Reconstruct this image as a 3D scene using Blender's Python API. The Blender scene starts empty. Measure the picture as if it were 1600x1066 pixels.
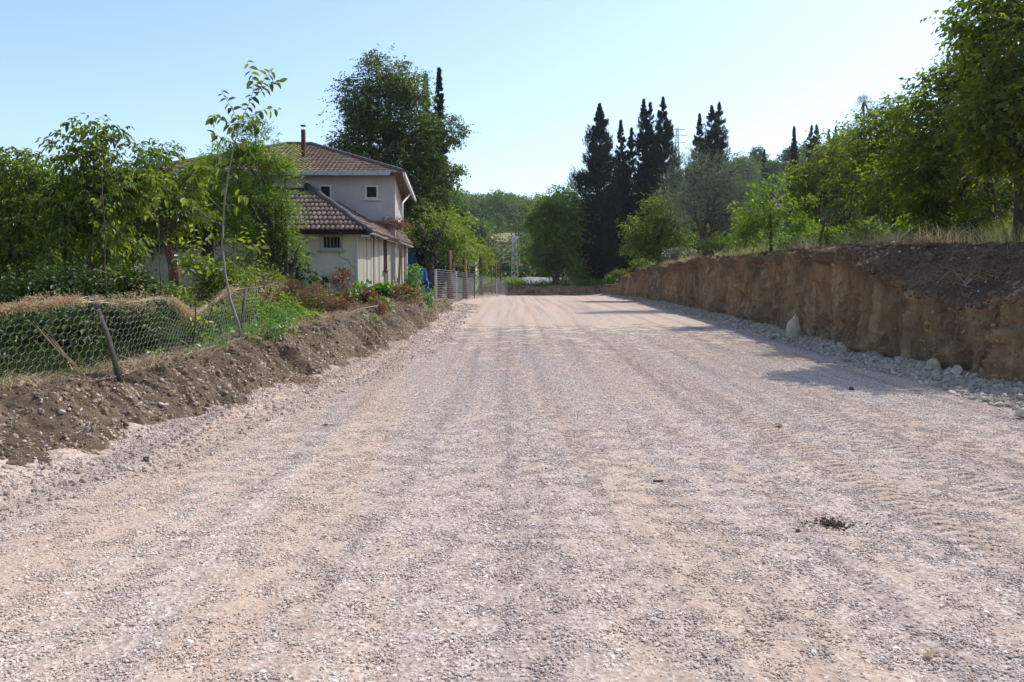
import bpy, math, random
import numpy as np
from mathutils import Vector, Matrix

# ---------------------------------------------------------------- camera, sky, sun, exposure
R = math.radians
scene = bpy.context.scene
col = scene.collection
FPX = 1300.0                       # focal length in pixels of a 1600 px wide picture
PITCH = math.atan(83 / FPX)        # camera looks slightly down
EYE = 1.6
cam = bpy.data.cameras.new('camera')
cam.sensor_width = 36.0
cam.lens = FPX / 1600 * 36.0
cam.clip_start = 0.05
cam.clip_end = 3000
cam_o = bpy.data.objects.new('camera', cam)
cam_o.location = (0, 0, EYE)
cam_o.rotation_euler = (math.pi / 2 - PITCH, 0, 0)
col.objects.link(cam_o)
scene.camera = cam_o

SUN_EL, SUN_AZ = 50.0, 52.0        # azimuth from +Y towards +X
world = bpy.data.worlds.new('World')
scene.world = world
world.use_nodes = True
wn = world.node_tree
bg = wn.nodes['Background']
sky = wn.nodes.new('ShaderNodeTexSky')
sky.sky_type = 'NISHITA'
sky.sun_disc = False
sky.sun_elevation = R(SUN_EL)
sky.sun_rotation = R(SUN_AZ)
sky.air_density = 1.0
sky.dust_density = 1.2
sky.ozone_density = 2.5
sky.altitude = 100
wn.links.new(sky.outputs[0], bg.inputs[0])
bg.inputs[1].default_value = 0.15
sl = bpy.data.lights.new('sun', 'SUN')
sl.energy = 3.1
sl.angle = R(0.5)
sl.color = (1.0, 0.95, 0.87)
so = bpy.data.objects.new('sun', sl)
sd = Vector((math.sin(R(SUN_AZ)) * math.cos(R(SUN_EL)), math.cos(R(SUN_AZ)) * math.cos(R(SUN_EL)), math.sin(R(SUN_EL))))
so.rotation_euler = sd.to_track_quat('Z', 'Y').to_euler()
so.location = (20, 20, 40)
col.objects.link(so)
scene.view_settings.view_transform = 'Standard'
scene.view_settings.look = 'None'
scene.view_settings.gamma = 1.0
scene.view_settings.exposure = 0.64
scene.view_settings.use_curve_mapping = False
scene.render.engine = 'CYCLES'
scene.cycles.max_bounces = 6
scene.cycles.diffuse_bounces = 3
scene.cycles.transmission_bounces = 4
scene.cycles.transparent_max_bounces = 4
scene.cycles.use_denoising = True

rs = np.random.RandomState(11)
random.seed(5)

# ---------------------------------------------------------------- helpers
def at(px, py, Y):
    """world point seen at pixel (px,py) of the 1600x1066 photograph at distance Y"""
    x = (px - 800) / FPX
    v = -(py - 533) / FPX
    c, s = math.cos(PITCH), math.sin(PITCH)
    dy = c + v * s
    dz = -s + v * c
    k = Y / dy
    return Vector((x * k, Y, EYE + dz * k))

def vnoise(x, y, z=0.0, seed=0):
    x = np.asarray(x, float); y = np.asarray(y, float)
    z = np.zeros_like(x) + z
    xi, yi, zi = np.floor(x).astype(np.int64), np.floor(y).astype(np.int64), np.floor(z).astype(np.int64)
    fx, fy, fz = x - xi, y - yi, z - zi
    fx, fy, fz = [t * t * (3 - 2 * t) for t in (fx, fy, fz)]
    def h(a, b, c):
        n = (a * 374761393 + b * 668265263 + c * 2147483647 + seed * 974634777) & 0xffffffff
        n = ((n ^ (n >> 13)) * 1274126177) & 0xffffffff
        n = (n ^ (n >> 16)) & 0xffff
        return n / 65535.0
    def lerp(a, b, t): return a + (b - a) * t
    c00 = lerp(h(xi, yi, zi), h(xi + 1, yi, zi), fx); c10 = lerp(h(xi, yi + 1, zi), h(xi + 1, yi + 1, zi), fx)
    c01 = lerp(h(xi, yi, zi + 1), h(xi + 1, yi, zi + 1), fx); c11 = lerp(h(xi, yi + 1, zi + 1), h(xi + 1, yi + 1, zi + 1), fx)
    return lerp(lerp(c00, c10, fy), lerp(c01, c11, fy), fz) * 2 - 1

def fbm(x, y, z=0.0, o=4, seed=0):
    s, a, f = 0, 1, 1
    for i in range(o):
        s = s + a * vnoise(np.asarray(x) * f, np.asarray(y) * f, np.asarray(z) * f, seed + i)
        a *= 0.5; f *= 2.03
    return s

def sstep(t):
    t = np.clip(t, 0, 1)
    return t * t * (3 - 2 * t)

def tag(o, label=None, cat=None, group=None, kind=None):
    if label: o['label'] = label
    if cat: o['category'] = cat
    if group: o['group'] = group
    if kind: o['kind'] = kind
    return o

def link(name, me, parent=None):
    o = bpy.data.objects.new(name, me)
    col.objects.link(o)
    if parent is not None: o.parent = parent
    return o

def empty(name, loc=(0, 0, 0), rz=0):
    o = bpy.data.objects.new(name, None)
    o.empty_display_size = 0.2
    o.location = loc
    o.rotation_euler = (0, 0, rz)
    col.objects.link(o)
    return o

def np_mesh(name, V, F, mat=None, rnd=None, smooth=False, origin=None):
    """V (n,3); F (m,k) int with one k, or a list of such arrays; rnd = per-vertex float attribute"""
    V = np.asarray(V, np.float32)
    if origin is not None: V = V - np.asarray(origin, np.float32)
    Fs = F if isinstance(F, list) else [F]
    Fs = [np.asarray(f, np.int32) for f in Fs if len(f)]
    me = bpy.data.meshes.new(name)
    me.vertices.add(len(V))
    me.vertices.foreach_set('co', V.ravel())
    loops = np.concatenate([f.ravel() for f in Fs])
    tot = np.concatenate([np.full(len(f), f.shape[1], np.int32) for f in Fs])
    start = np.concatenate([[0], np.cumsum(tot)[:-1]]).astype(np.int32)
    me.loops.add(len(loops))
    me.loops.foreach_set('vertex_index', loops)
    me.polygons.add(len(tot))
    me.polygons.foreach_set('loop_start', start)
    me.polygons.foreach_set('loop_total', tot)
    me.polygons.foreach_set('use_smooth', np.full(len(tot), smooth, dtype=bool))
    if rnd is not None:
        a = me.attributes.new('rnd', 'FLOAT', 'POINT')
        a.data.foreach_set('value', np.asarray(rnd, np.float32))
    me.update(calc_edges=True)
    if mat: me.materials.append(mat)
    return me

class MB:
    """collects simple solids; build() links them as one mesh object"""
    def __init__(s): s.V = []; s.F = []; s.n = 0; s.r = []
    def add(s, V, F, r=None):
        V = np.asarray(V, float)
        for f in F: s.F.append([i + s.n for i in f])
        s.V.append(V); s.n += len(V)
        s.r.append(np.full(len(V), random.random() if r is None else r))
        return s
    def box(s, c, size, rot=0.0, M=None, r=None):
        h = np.array(size) / 2
        P = np.array([(x, y, z) for x in (-1, 1) for y in (-1, 1) for z in (-1, 1)]) * h
        if M is not None: P = P @ np.array(M.to_3x3()).T
        elif rot:
            cs, sn = math.cos(rot), math.sin(rot)
            P = P @ np.array([[cs, sn, 0], [-sn, cs, 0], [0, 0, 1]])
        return s.add(P + np.array(c), [(0, 1, 3, 2), (4, 6, 7, 5), (0, 4, 5, 1), (2, 3, 7, 6), (0, 2, 6, 4), (1, 5, 7, 3)], r)
    def beam(s, a, b, w, h=None, up=(0, 0, 1), r=None):
        a, b = Vector(a), Vector(b); d = (b - a)
        L = d.length; d.normalize()
        u = Vector(up)
        if abs(d.dot(u)) > .97: u = Vector((0, 1, 0))
        sx = d.cross(u).normalized(); sz = sx.cross(d).normalized()
        h = h or w
        P = [a + sx * x * w / 2 + sz * z * h / 2 + d * L * y for x in (-1, 1) for y in (0, 1) for z in (-1, 1)]
        return s.add([tuple(p) for p in P], [(0, 1, 3, 2), (4, 6, 7, 5), (0, 4, 5, 1), (2, 3, 7, 6), (0, 2, 6, 4), (1, 5, 7, 3)], r)
    def tube(s, pts, rad, n=6, r=None, cap=True):
        pts = [Vector(p) for p in pts]
        if not hasattr(rad, '__len__'): rad = [rad] * len(pts)
        V = []; F = []
        prev = None
        for i, p in enumerate(pts):
            d = (pts[min(i + 1, len(pts) - 1)] - pts[max(i - 1, 0)])
            if d.length < 1e-9: d = Vector((0, 0, 1))
            d.normalize()
            if prev is None:
                u = d.cross(Vector((0, 1, 0.1))).normalized() if abs(d.y) < .9 else d.cross(Vector((1, 0, 0))).normalized()
            else:
                u = (prev - d * prev.dot(d)).normalized()
            prev = u
            w = d.cross(u)
            for k in range(n):
                t = 2 * math.pi * k / n
                V.append(tuple(p + (u * math.cos(t) + w * math.sin(t)) * rad[i]))
        for i in range(len(pts) - 1):
            for k in range(n):
                k2 = (k + 1) % n
                F.append((i * n + k, i * n + k2, (i + 1) * n + k2, (i + 1) * n + k))
        if cap:
            F.append(tuple(range(n))[::-1]); F.append(tuple((len(pts) - 1) * n + k for k in range(n)))
        return s.add(V, F, r)
    def build(s, name, mat, parent=None, smooth=False, origin=None):
        V = np.concatenate(s.V)
        if origin is not None: V = V - np.array(origin)
        me = bpy.data.meshes.new(name)
        me.from_pydata(V.tolist(), [], s.F)
        a = me.attributes.new('rnd', 'FLOAT', 'POINT')
        a.data.foreach_set('value', np.concatenate(s.r).astype(np.float32))
        if smooth: me.shade_smooth()
        if mat: me.materials.append(mat)
        o = link(name, me, parent)
        if origin is not None and parent is None: o.location = origin
        return o

# ---------------------------------------------------------------- materials
class NT:
    def __init__(s, name):
        s.m = bpy.data.materials.new(name); s.m.use_nodes = True
        s.t = s.m.node_tree; s.N = s.t.nodes; s.L = s.t.links
        for n in list(s.N): s.N.remove(n)
        s.out = s.N.new('ShaderNodeOutputMaterial')
    def node(s, t, **kw):
        n = s.N.new(t)
        for k, v in kw.items():
            if k.startswith('i_'): n.inputs[k[2:].replace('_', ' ')].default_value = v
            else: setattr(n, k, v)
        return n
    def link(s, a, b): s.L.new(a, b)
    def pos(s, scale=(1, 1, 1), obj=False):
        if obj: src = s.node('ShaderNodeTexCoord').outputs['Object']
        else: src = s.node('ShaderNodeNewGeometry').outputs['Position']
        m = s.node('ShaderNodeMapping'); m.inputs['Scale'].default_value = scale
        s.link(src, m.inputs[0]); return m.outputs[0]
    def noise(s, vec, scale, detail=4, rough=.55):
        n = s.node('ShaderNodeTexNoise'); n.inputs['Scale'].default_value = scale
        n.inputs['Detail'].default_value = detail; n.inputs['Roughness'].default_value = rough
        s.link(vec, n.inputs['Vector']); return n.outputs[0]
    def ramp(s, fac, stops):
        r = s.node('ShaderNodeValToRGB'); e = r.color_ramp.elements
        while len(e) < len(stops): e.new(0.5)
        for k, (p, c) in enumerate(stops):
            e[k].position = p
            e[k].color = (c[0], c[1], c[2], 1) if hasattr(c, '__len__') else (c, c, c, 1)
        s.link(fac, r.inputs[0]); return r.outputs[0]
    def mix(s, fac, a, b, mode='MIX'):
        m = s.node('ShaderNodeMix', data_type='RGBA', blend_type=mode)
        for i, v in ((0, fac), (6, a), (7, b)):
            if hasattr(v, 'is_linked') or hasattr(v, 'links'): s.link(v, m.inputs[i])
            elif i == 0: m.inputs[0].default_value = v
            else: m.inputs[i].default_value = (v[0], v[1], v[2], 1)
        return m.outputs[2]
    def attr(s, name='rnd'):
        a = s.node('ShaderNodeAttribute'); a.attribute_name = name; return a.outputs['Fac']
    def bump(s, h, strength=.5, dist=.02, normal=None):
        b = s.node('ShaderNodeBump'); b.inputs['Strength'].default_value = strength
        b.inputs['Distance'].default_value = dist; s.link(h, b.inputs['Height'])
        if normal is not None: s.link(normal, b.inputs['Normal'])
        return b.outputs[0]
    def pbsdf(s, color, rough=.85, spec=.25, normal=None, metallic=0.0):
        p = s.node('ShaderNodeBsdfPrincipled')
        if hasattr(color, 'links'): s.link(color, p.inputs['Base Color'])
        else: p.inputs['Base Color'].default_value = (*color, 1)
        p.inputs['Roughness'].default_value = rough
        p.inputs['Specular IOR Level'].default_value = spec
        p.inputs['Metallic'].default_value = metallic
        if normal is not None: s.link(normal, p.inputs['Normal'])
        s.link(p.outputs[0], s.out.inputs[0]); return s.m

def leaf_mat(name, stops, trans=.45, gloss=.06, rough=.45, tmul=(1.25, 1.35, .5)):
    t = NT(name)
    c = t.ramp(t.attr(), stops)
    tc = t.mix(1.0, c, tmul, 'MULTIPLY')
    d = t.node('ShaderNodeBsdfDiffuse'); t.link(c, d.inputs[0])
    tr = t.node('ShaderNodeBsdfTranslucent'); t.link(tc, tr.inputs[0])
    g = t.node('ShaderNodeBsdfGlossy'); g.inputs['Roughness'].default_value = rough; g.inputs[0].default_value = (.9, .95, 1, 1)
    m1 = t.node('ShaderNodeMixShader'); m1.inputs[0].default_value = trans
    t.link(d.outputs[0], m1.inputs[1]); t.link(tr.outputs[0], m1.inputs[2])
    m2 = t.node('ShaderNodeMixShader'); m2.inputs[0].default_value = gloss
    t.link(m1.outputs[0], m2.inputs[1]); t.link(g.outputs[0], m2.inputs[2])
    t.link(m2.outputs[0], t.out.inputs[0])
    return t.m

def plain(name, c1, c2=None, scale=8, rough=.85, spec=.25, bump=.3, vs=(1, 1, 1), metallic=0, dist=.01, var=None):
    t = NT(name)
    p = t.pos(vs)
    n = t.noise(p, scale, 6, .65)
    c2 = c2 or tuple(v * .7 for v in c1)
    c = t.ramp(n, [(.3, c1), (.7, c2)])
    if var: c = t.mix(1.0, c, t.ramp(t.attr(), [(0, 1 - var), (1, 1.0)]), 'MULTIPLY')
    return t.pbsdf(c, rough, spec, t.bump(n, bump, dist), metallic)

M = {}
M['leaf_walnut'] = leaf_mat('walnut_leaf', [(0, (.026, .050, .007)), (.4, (.098, .145, .012)), (.8, (.24, .28, .024)), (.97, (.28, .26, .03)), (1, (.24, .12, .04))], .55, .03)
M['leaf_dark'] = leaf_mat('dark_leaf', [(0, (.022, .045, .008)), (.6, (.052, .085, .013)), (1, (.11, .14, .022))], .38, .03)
M['leaf_plane'] = leaf_mat('plane_leaf', [(0, (.045, .075, .016)), (.6, (.10, .145, .030)), (1, (.19, .225, .05))], .4, .04)
M['leaf_grove_backlit'] = leaf_mat('grove_leaf_backlit', [(0, (.018, .036, .005)), (.35, (.080, .120, .010)), (.75, (.22, .26, .020)), (1, (.25, .25, .03))], .56, .03)  # darker copy of the walnut leaf; backlit shade put into its colour
M['leaf_bright'] = leaf_mat('bright_leaf', [(0, (.08, .15, .015)), (.5, (.15, .23, .02)), (.85, (.25, .31, .03)), (1, (.38, .32, .04))], .52, .03)
M['leaf_yellow'] = leaf_mat('yellow_leaf', [(0, (.13, .21, .02)), (.6, (.24, .31, .03)), (1, (.45, .40, .04))], .55)
M['leaf_olive'] = leaf_mat('olive_leaf', [(0, (.075, .10, .055)), (.6, (.13, .16, .10)), (1, (.22, .24, .17))], .2, .1)
M['leaf_cypress'] = leaf_mat('cypress_leaf', [(0, (.010, .021, .012)), (.7, (.020, .038, .020)), (1, (.045, .062, .028))], .15, .02)
M['leaf_far'] = leaf_mat('far_leaf', [(0, (.045, .082, .024)), (.5, (.085, .135, .032)), (1, (.14, .19, .042))], .45, .02)
M['leaf_round'] = leaf_mat('round_tree_leaf', [(0, (.07, .12, .022)), (.5, (.14, .20, .03)), (1, (.22, .27, .045))], .5, .02)
M['leaf_fresh'] = leaf_mat('fresh_leaf', [(0, (.07, .16, .02)), (.6, (.13, .25, .03)), (1, (.2, .32, .04))], .45)
M['leaf_dry'] = leaf_mat('dry_leaf', [(0, (.11, .065, .038)), (.5, (.21, .115, .06)), (1, (.33, .21, .12))], .3, .02, tmul=(1.3, .9, .6))
M['straw'] = leaf_mat('straw', [(0, (.34, .24, .14)), (.5, (.55, .41, .26)), (1, (.70, .58, .36))], .3, .02, tmul=(1.1, 1, .85))
M['hay'] = leaf_mat('dry_hay', [(0, (.14, .08, .04)), (.5, (.28, .17, .09)), (1, (.42, .29, .16))], .2, .02, tmul=(1.1, 1, .85))
M['bark'] = plain('bark', (.13, .10, .075), (.055, .042, .033), 14, vs=(1, 1, .25), bump=.8, dist=.02)
M['bark_pale'] = plain('pale_bark', (.30, .27, .23), (.16, .14, .12), 18, vs=(1, 1, .3), bump=.5)
M['bark_red'] = plain('reddish_bark', (.20, .10, .06), (.10, .05, .035), 12, vs=(1, 1, .25), bump=.6)
M['twig'] = plain('twig', (.22, .16, .11), (.12, .09, .06), 20)
M['cut_wood'] = plain('fresh_cut_wood', (.50, .26, .12), (.36, .17, .08), 20)

# ---------------------------------------------------------------- terrain profiles
def prof(pts):
    a = np.array(pts, float)
    return lambda y: np.interp(y, a[:, 0], a[:, 1])
z_road = prof([(-40, 0), (5, 0), (8, .02), (10, .06), (14, .15), (20, .30), (30, .53), (40, .71), (50, .83), (60, .92), (72, 1.0), (80, 1.02)])
x_lb0 = prof([(-40, -9), (3, -5.2), (5, -4.6), (6.2, -4.25), (7.1, -4.1), (8.2, -3.85), (10, -3.65), (11.6, -3.45), (12.5, -3.15), (15.5, -2.9), (21.5, -2.5), (32, -2.7), (43, -2.65), (55, -1.9), (72, -.5)])
x_lb = lambda y: x_lb0(y) + (.13 * np.sin(np.asarray(y) * 1.9) + .07 * np.sin(np.asarray(y) * 4.3 + 1)) * np.clip((72 - np.asarray(y)) / 20, 0, 1)
x_lt = prof([(-40, -11), (3, -6.6), (7, -5.5), (8, -5.0), (9.2, -4.5), (11, -4.35), (13, -4.3), (16, -3.95), (19, -3.6), (27, -3.45), (32, -3.4), (38, -3.65), (45, -3.4), (55, -2.6), (72, -1.2)])
z_lt = prof([(-40, .5), (7, .55), (9.2, .62), (13, .78), (16, .95), (19, 1.05), (27, 1.27), (33, 1.27), (38, 1.02), (45, .98), (55, 1.03), (72, 1.25)])
x_rb = prof([(-40, 7.4), (8, 7.4), (12, 7.35), (15.6, 7.2), (21, 7.3), (27, 7.55), (33, 7.6), (54, 8.3), (62, 8.0), (72, 7.1)])
z_rim = prof([(-40, 1.2), (8, 1.22), (12, 1.33), (14, 1.36), (15.2, 1.5), (16.6, 2.2), (18, 2.42), (21, 2.5), (33, 2.72), (54, 2.82), (60, 2.4), (64, 1.9), (72, 1.75)])
x_rt_off = prof([(-40, 2.8), (10, 2.8), (14, 2.5), (15.4, 1.7), (16.6, .55), (18, .35), (72, .35)])
z_rt = prof([(-40, 2.6), (8, 2.5), (12, 2.5), (15.6, 2.45), (21, 2.56), (33, 2.77), (54, 2.86), (60, 2.44), (64, 1.95), (72, 1.8)])

def H(x, y):
    """height of the natural ground, away from the road cut"""
    x = np.asarray(x, float); y = np.asarray(y, float)
    left = z_lt(np.clip(y, -40, 72)) + sstep((y - 12) / 25) * .5 * sstep((-5 - x) / 6) * (1 - sstep((y - 55) / 20))
    right = z_rt(np.clip(y, -40, 72)) + np.clip(x - 9, 0, 60) * .035
    w = sstep((x + 1) / 6)
    base = left * (1 - w) + right * w
    far = 1.75 + np.clip(y - 72, 0, 40) * .018 + np.clip(y - 112, 0, 230) * .115
    w2 = sstep((y - 66) / 12)
    base = base * (1 - w2) + far * w2
    rise = sstep((x - 12) / 60) * sstep((y - 25) / 120) * 15
    rise = rise + sstep((-x - 30) / 60) * sstep((y - 60) / 120) * 6
    return base + rise + fbm(x * .35, y * .35, 0, 3, 5) * .06 + fbm(x * .03, y * .03, 0, 2, 9) * np.clip((y - 60) / 60, 0, 1) * 1.2

def Hs(x, y): return float(H(np.array([x]), np.array([y]))[0])

def sand(x, y):
    """0 gravel .. 1 fine sandy patch; streaks run along the road"""
    n = fbm(x * 1.15 + .35 * np.sin(y * .12), y * .035, 0, 3, 21)
    n2 = fbm(x * 2.6, y * .10, 0, 2, 33)
    return sstep((n + .35 * n2 + .02) / .55)

def tread(x, y):
    """lugged tyre marks pressed in the gravel, right of the middle"""
    out = np.zeros_like(x)
    for x0, sl_, w in ((2.95, .02, .17), (3.85, .02, .17)):
        u = x - (x0 + (y - 6.5) * sl_ - .012 * (y - 6.5) ** 2)
        m = sstep(1.2 - np.abs(u) / w) * sstep((y - 4.6) / .8) * (1 - sstep((y - 9.6) / 1.2))
        ph = (y + np.abs(u) * .5 * np.sign(x0)) / .13
        out += m * (np.sin(ph * 2 * np.pi) * .017 - .004)
    return out

def road_z(x, y, fine=True):
    s = sand(x, y)
    z = z_road(y) + (s - .55) * .006
    z = z + fbm(x * .9, y * .06, 0, 2, 2) * .014
    ruts = np.sin(x * 2.1 + .6 * np.sin(y * .09)) * .010 + np.sin(x * 5.3 + 1) * .004
    z = z + ruts
    if fine: z = z + fbm(x * 9, y * 9, 0, 2, 7) * .005 * (1 - sstep((y - 7) / 7)) + tread(x, y)
    return z + spill(x, y)

def spill(x, y):
    dl = x - x_lb(y); dr = x_rb(y) - x
    z = np.clip(.55 - dl, 0, 1.2) * .16 * (1 + .5 * vnoise(x * 3, y * 3, 0, 3)) + np.clip(.7 - dr, 0, 1.2) * .16
    return z

# ---------------------------------------------------------------- ground materials
def streaks(t):
    """long dusty wheel lanes that bend gently with the road"""
    g_ = t.node('ShaderNodeSeparateXYZ'); t.link(t.pos(), g_.inputs[0])
    sn = t.node('ShaderNodeMath', operation='MULTIPLY'); sn.inputs[1].default_value = .055; t.link(g_.outputs[1], sn.inputs[0])
    si = t.node('ShaderNodeMath', operation='SINE'); t.link(sn.outputs[0], si.inputs[0])
    ad = t.node('ShaderNodeMath', operation='MULTIPLY_ADD'); ad.inputs[1].default_value = 1.6; t.link(si.outputs[0], ad.inputs[0]); t.link(g_.outputs[0], ad.inputs[2])
    cb = t.node('ShaderNodeCombineXYZ'); t.link(ad.outputs[0], cb.inputs[0]); t.link(g_.outputs[1], cb.inputs[1])
    m1 = t.node('ShaderNodeMapping'); m1.inputs['Scale'].default_value = (1.0, .045, 0); t.link(cb.outputs[0], m1.inputs[0])
    m2 = t.node('ShaderNodeMapping'); m2.inputs['Scale'].default_value = (3.4, .10, 0); m2.inputs['Location'].default_value = (7, 3, 0); t.link(cb.outputs[0], m2.inputs[0])
    a = t.noise(m1.outputs[0], 1.0, 3, .5); b = t.noise(m2.outputs[0], 1.0, 3, .5); c = t.noise(t.pos(), 1.6, 4, .6)
    x = t.mix(.42, a, b); return t.mix(.10, x, c)

def lanes(t):
    a = t.noise(t.pos((2.6, .05, 0)), 1.3, 3, .5); b = t.noise(t.pos((1, .35, 0)), .9, 4, .6)
    return t.ramp(t.mix(.06, a, b), [(.34, (.80, .785, .78)), (.48, (.98, .97, .96)), (.62, (1.06, 1.04, 1.01))])

def gravel_color(t, base):
    """tint of dust and damp streaks shared by the road sheet and its loose stones"""
    n = streaks(t)
    return t.mix(t.ramp(n, [(.465, 0), (.60, .66)]), base, (.50, .36, .265))

t = NT('gravel_ground')
p = t.pos()
vor = t.node('ShaderNodeTexVoronoi'); vor.inputs['Scale'].default_value = 42; t.link(p, vor.inputs['Vector'])
sep = t.node('ShaderNodeSeparateColor'); t.link(vor.outputs['Color'], sep.inputs[0])
sc = t.ramp(sep.outputs[0], [(0, (.27, .215, .185)), (.35, (.38, .305, .265)), (.7, (.465, .385, .34)), (1, (.60, .53, .475))])
fine = t.noise(p, 160, 3, .7)
sc = t.mix(t.ramp(fine, [(.35, .0), (.7, .5)]), sc, (.43, .31, .225))
c = gravel_color(t, sc)
c = t.mix(1.0, c, lanes(t), 'MULTIPLY')
b1 = t.bump(vor.outputs['Distance'], .6, .010)
b2 = t.bump(fine, .5, .006, b1)
M['gravel_ground'] = t.pbsdf(c, .92, .15, b2)

t = NT('gravel_stone')
sc = t.ramp(t.attr(), [(0, (.31, .24, .205)), (.25, (.44, .35, .30)), (.55, (.55, .455, .395)), (.8, (.63, .545, .48)), (1, (.80, .74, .67))])
n = t.noise(t.pos(), 90, 3, .6)
sc = t.mix(1.0, sc, t.ramp(n, [(.3, .8), (.7, 1.1)]), 'MULTIPLY')
n2 = streaks(t)
sc = t.mix(t.ramp(n2, [(.465, 0), (.60, .45)]), sc, (.52, .385, .29))
sc = t.mix(1.0, sc, lanes(t), 'MULTIPLY')
M['gravel_stone'] = t.pbsdf(sc, .85, .25, t.bump(n, .3, .003))

t = NT('dirt')
p = t.pos(); n = t.noise(p, 2.6, 9, .78); n2 = t.noise(p, 24, 6, .8)
c = t.ramp(n, [(.32, (.125, .085, .055)), (.5, (.27, .19, .12)), (.66, (.44, .33, .22))])
c = t.mix(t.ramp(n2, [(.4, 0), (.7, .55)]), c, (.31, .245, .18))
# pale gravel dust towards the foot where stones have rolled in
M['dirt'] = t.pbsdf(c, .95, .1, t.bump(n2, 1.0, .06, t.bump(n, .8, .12)))

t = NT('clay_cut')
pv = t.pos((1.0, 1.0, .16)); n = t.noise(pv, 3.2, 7, .68)
p = t.pos(); n2 = t.noise(p, 1.1, 5, .6); n3 = t.noise(p, 28, 5, .75)
c = t.ramp(n, [(.32, (.15, .088, .048)), (.5, (.36, .230, .122)), (.66, (.54, .385, .225))])
c = t.mix(t.ramp(n2, [(.46, 0), (.62, .55)]), c, (.19, .13, .09))
c = t.mix(t.ramp(n3, [(.45, 0), (.8, .35)]), c, (.34, .24, .14))
tops = t.ramp(t.attr('top'), [(0, 0), (1, 1)])
c = t.mix(tops, c, t.ramp(n3, [(.35, (.10, .066, .042)), (.6, (.20, .135, .085)), (.75, (.32, .23, .155))]))
M['clay'] = t.pbsdf(c, .95, .1, t.bump(n3, 1.0, .05, t.bump(n, 1.0, .12)))

t = NT('grassy_ground')
p = t.pos(); n = t.noise(p, .8, 6, .65); n2 = t.noise(p, 18, 5, .7)
c = t.ramp(n, [(.3, (.045, .065, .02)), (.5, (.10, .09, .04)), (.68, (.21, .16, .085))])
c = t.mix(t.ramp(n2, [(.4, 0), (.75, .4)]), c, (.10, .075, .045))
M['grassy'] = t.pbsdf(c, .95, .1, t.bump(n2, .7, .05))

t = NT('dry_field_ground')
p = t.pos((.3, 1, 1)); n = t.noise(p, .25, 5, .6)
c = t.ramp(n, [(.3, (.22, .17, .08)), (.7, (.32, .25, .13))])
M['hayfield'] = t.pbsdf(c, .95, .1)
M['asphalt'] = plain('pale_asphalt', (.26, .26, .26), (.19, .19, .19), 3, bump=.1)
M['rock'] = plain('pale_rock', (.68, .585, .46), (.42, .35, .27), 9, bump=.7, dist=.03, var=.45)
M['rock_dark'] = plain('dark_clod', (.15, .105, .07), (.07, .05, .035), 12, bump=.8, dist=.03, var=.3)

def grid(name, P, mat, kind='structure', extra=None, parent=None, smooth=True, flip=False):
    """P (ny,nx,3) grid"""
    ny, nx = P.shape[:2]
    i = np.arange(ny * nx).reshape(ny, nx)
    F = np.stack([i[:-1, :-1], i[:-1, 1:], i[1:, 1:], i[1:, :-1]], -1).reshape(-1, 4)
    if flip: F = F[:, ::-1]
    me = np_mesh(name, P.reshape(-1, 3), F, mat, None, smooth)
    if extra:
        for k, v in extra.items():
            a = me.attributes.new(k, 'FLOAT', 'POINT'); a.data.foreach_set('value', v.ravel().astype(np.float32))
    o = link(name, me, parent)
    if kind and parent is None: o['kind'] = kind
    return o

def ysteps(y0, y1, s0, k):
    ys = [y0]
    while ys[-1] < y1: ys.append(ys[-1] + max(s0, abs(ys[-1]) * k))
    ys[-1] = y1
    return np.array(ys)

# ---------------------------------------------------------------- gravel road (one sheet)
ys = np.concatenate([np.linspace(-30, 2, 40)[:-1], ysteps(2, 72.3, .035, .0045)])
u = np.linspace(0, 1, 300)
Y, U = np.meshgrid(ys, u, indexing='ij')
xl = x_lb(ys)[:, None] - .45; xr = x_rb(ys)[:, None] + .45
X = xl + (xr - xl) * U
grid('gravel_road', np.stack([X, Y, road_z(X, Y)], -1), M['gravel_ground'])

# ---------------------------------------------------------------- left dirt bank
ys = np.concatenate([np.linspace(-30, 3, 40)[:-1], ysteps(3, 72, .03, .003)])
u = np.linspace(0, 1, 56)
Y, U = np.meshgrid(ys, u, indexing='ij')
xb = x_lb(ys)[:, None] + .12; xt = x_lt(ys)[:, None] - .35
zb = (z_road(ys) - .10)[:, None]; zt = z_lt(ys)[:, None]
X = xb + (xt - xb) * U
prof_u = np.interp(U, [0, .10, .45, .66, 1], [0, .24, .80, .98, 1.0])
Z = zb + (zt - zb) * prof_u
# teeth marks of the digger, slanting down the face
face = np.exp(-((U - .42) / .30) ** 2)
ridge = np.abs(vnoise(Y * 3.2 - U * 1.6, U * .9, 0, 4)) + .5 * np.abs(vnoise(Y * 7.5 - U * 3, U * 1.5, 0, 6))
hgt = np.clip((zt - zb), .15, 1.2)
Z = Z + (ridge - .4) * .15 * face * hgt + fbm(X * 4, Y * 4, 0, 5, 12) * .060 + np.abs(fbm(X * 9, Y * 9, 0, 3, 13)) * .030
X = X + (ridge - .4) * .16 * face + fbm(Y * 1.4, U * 2, 0, 3, 14) * .10
BANK = np.stack([X, Y, Z], -1)
grid('dirt_bank', BANK, M['dirt'], flip=True, smooth=False)

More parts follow.
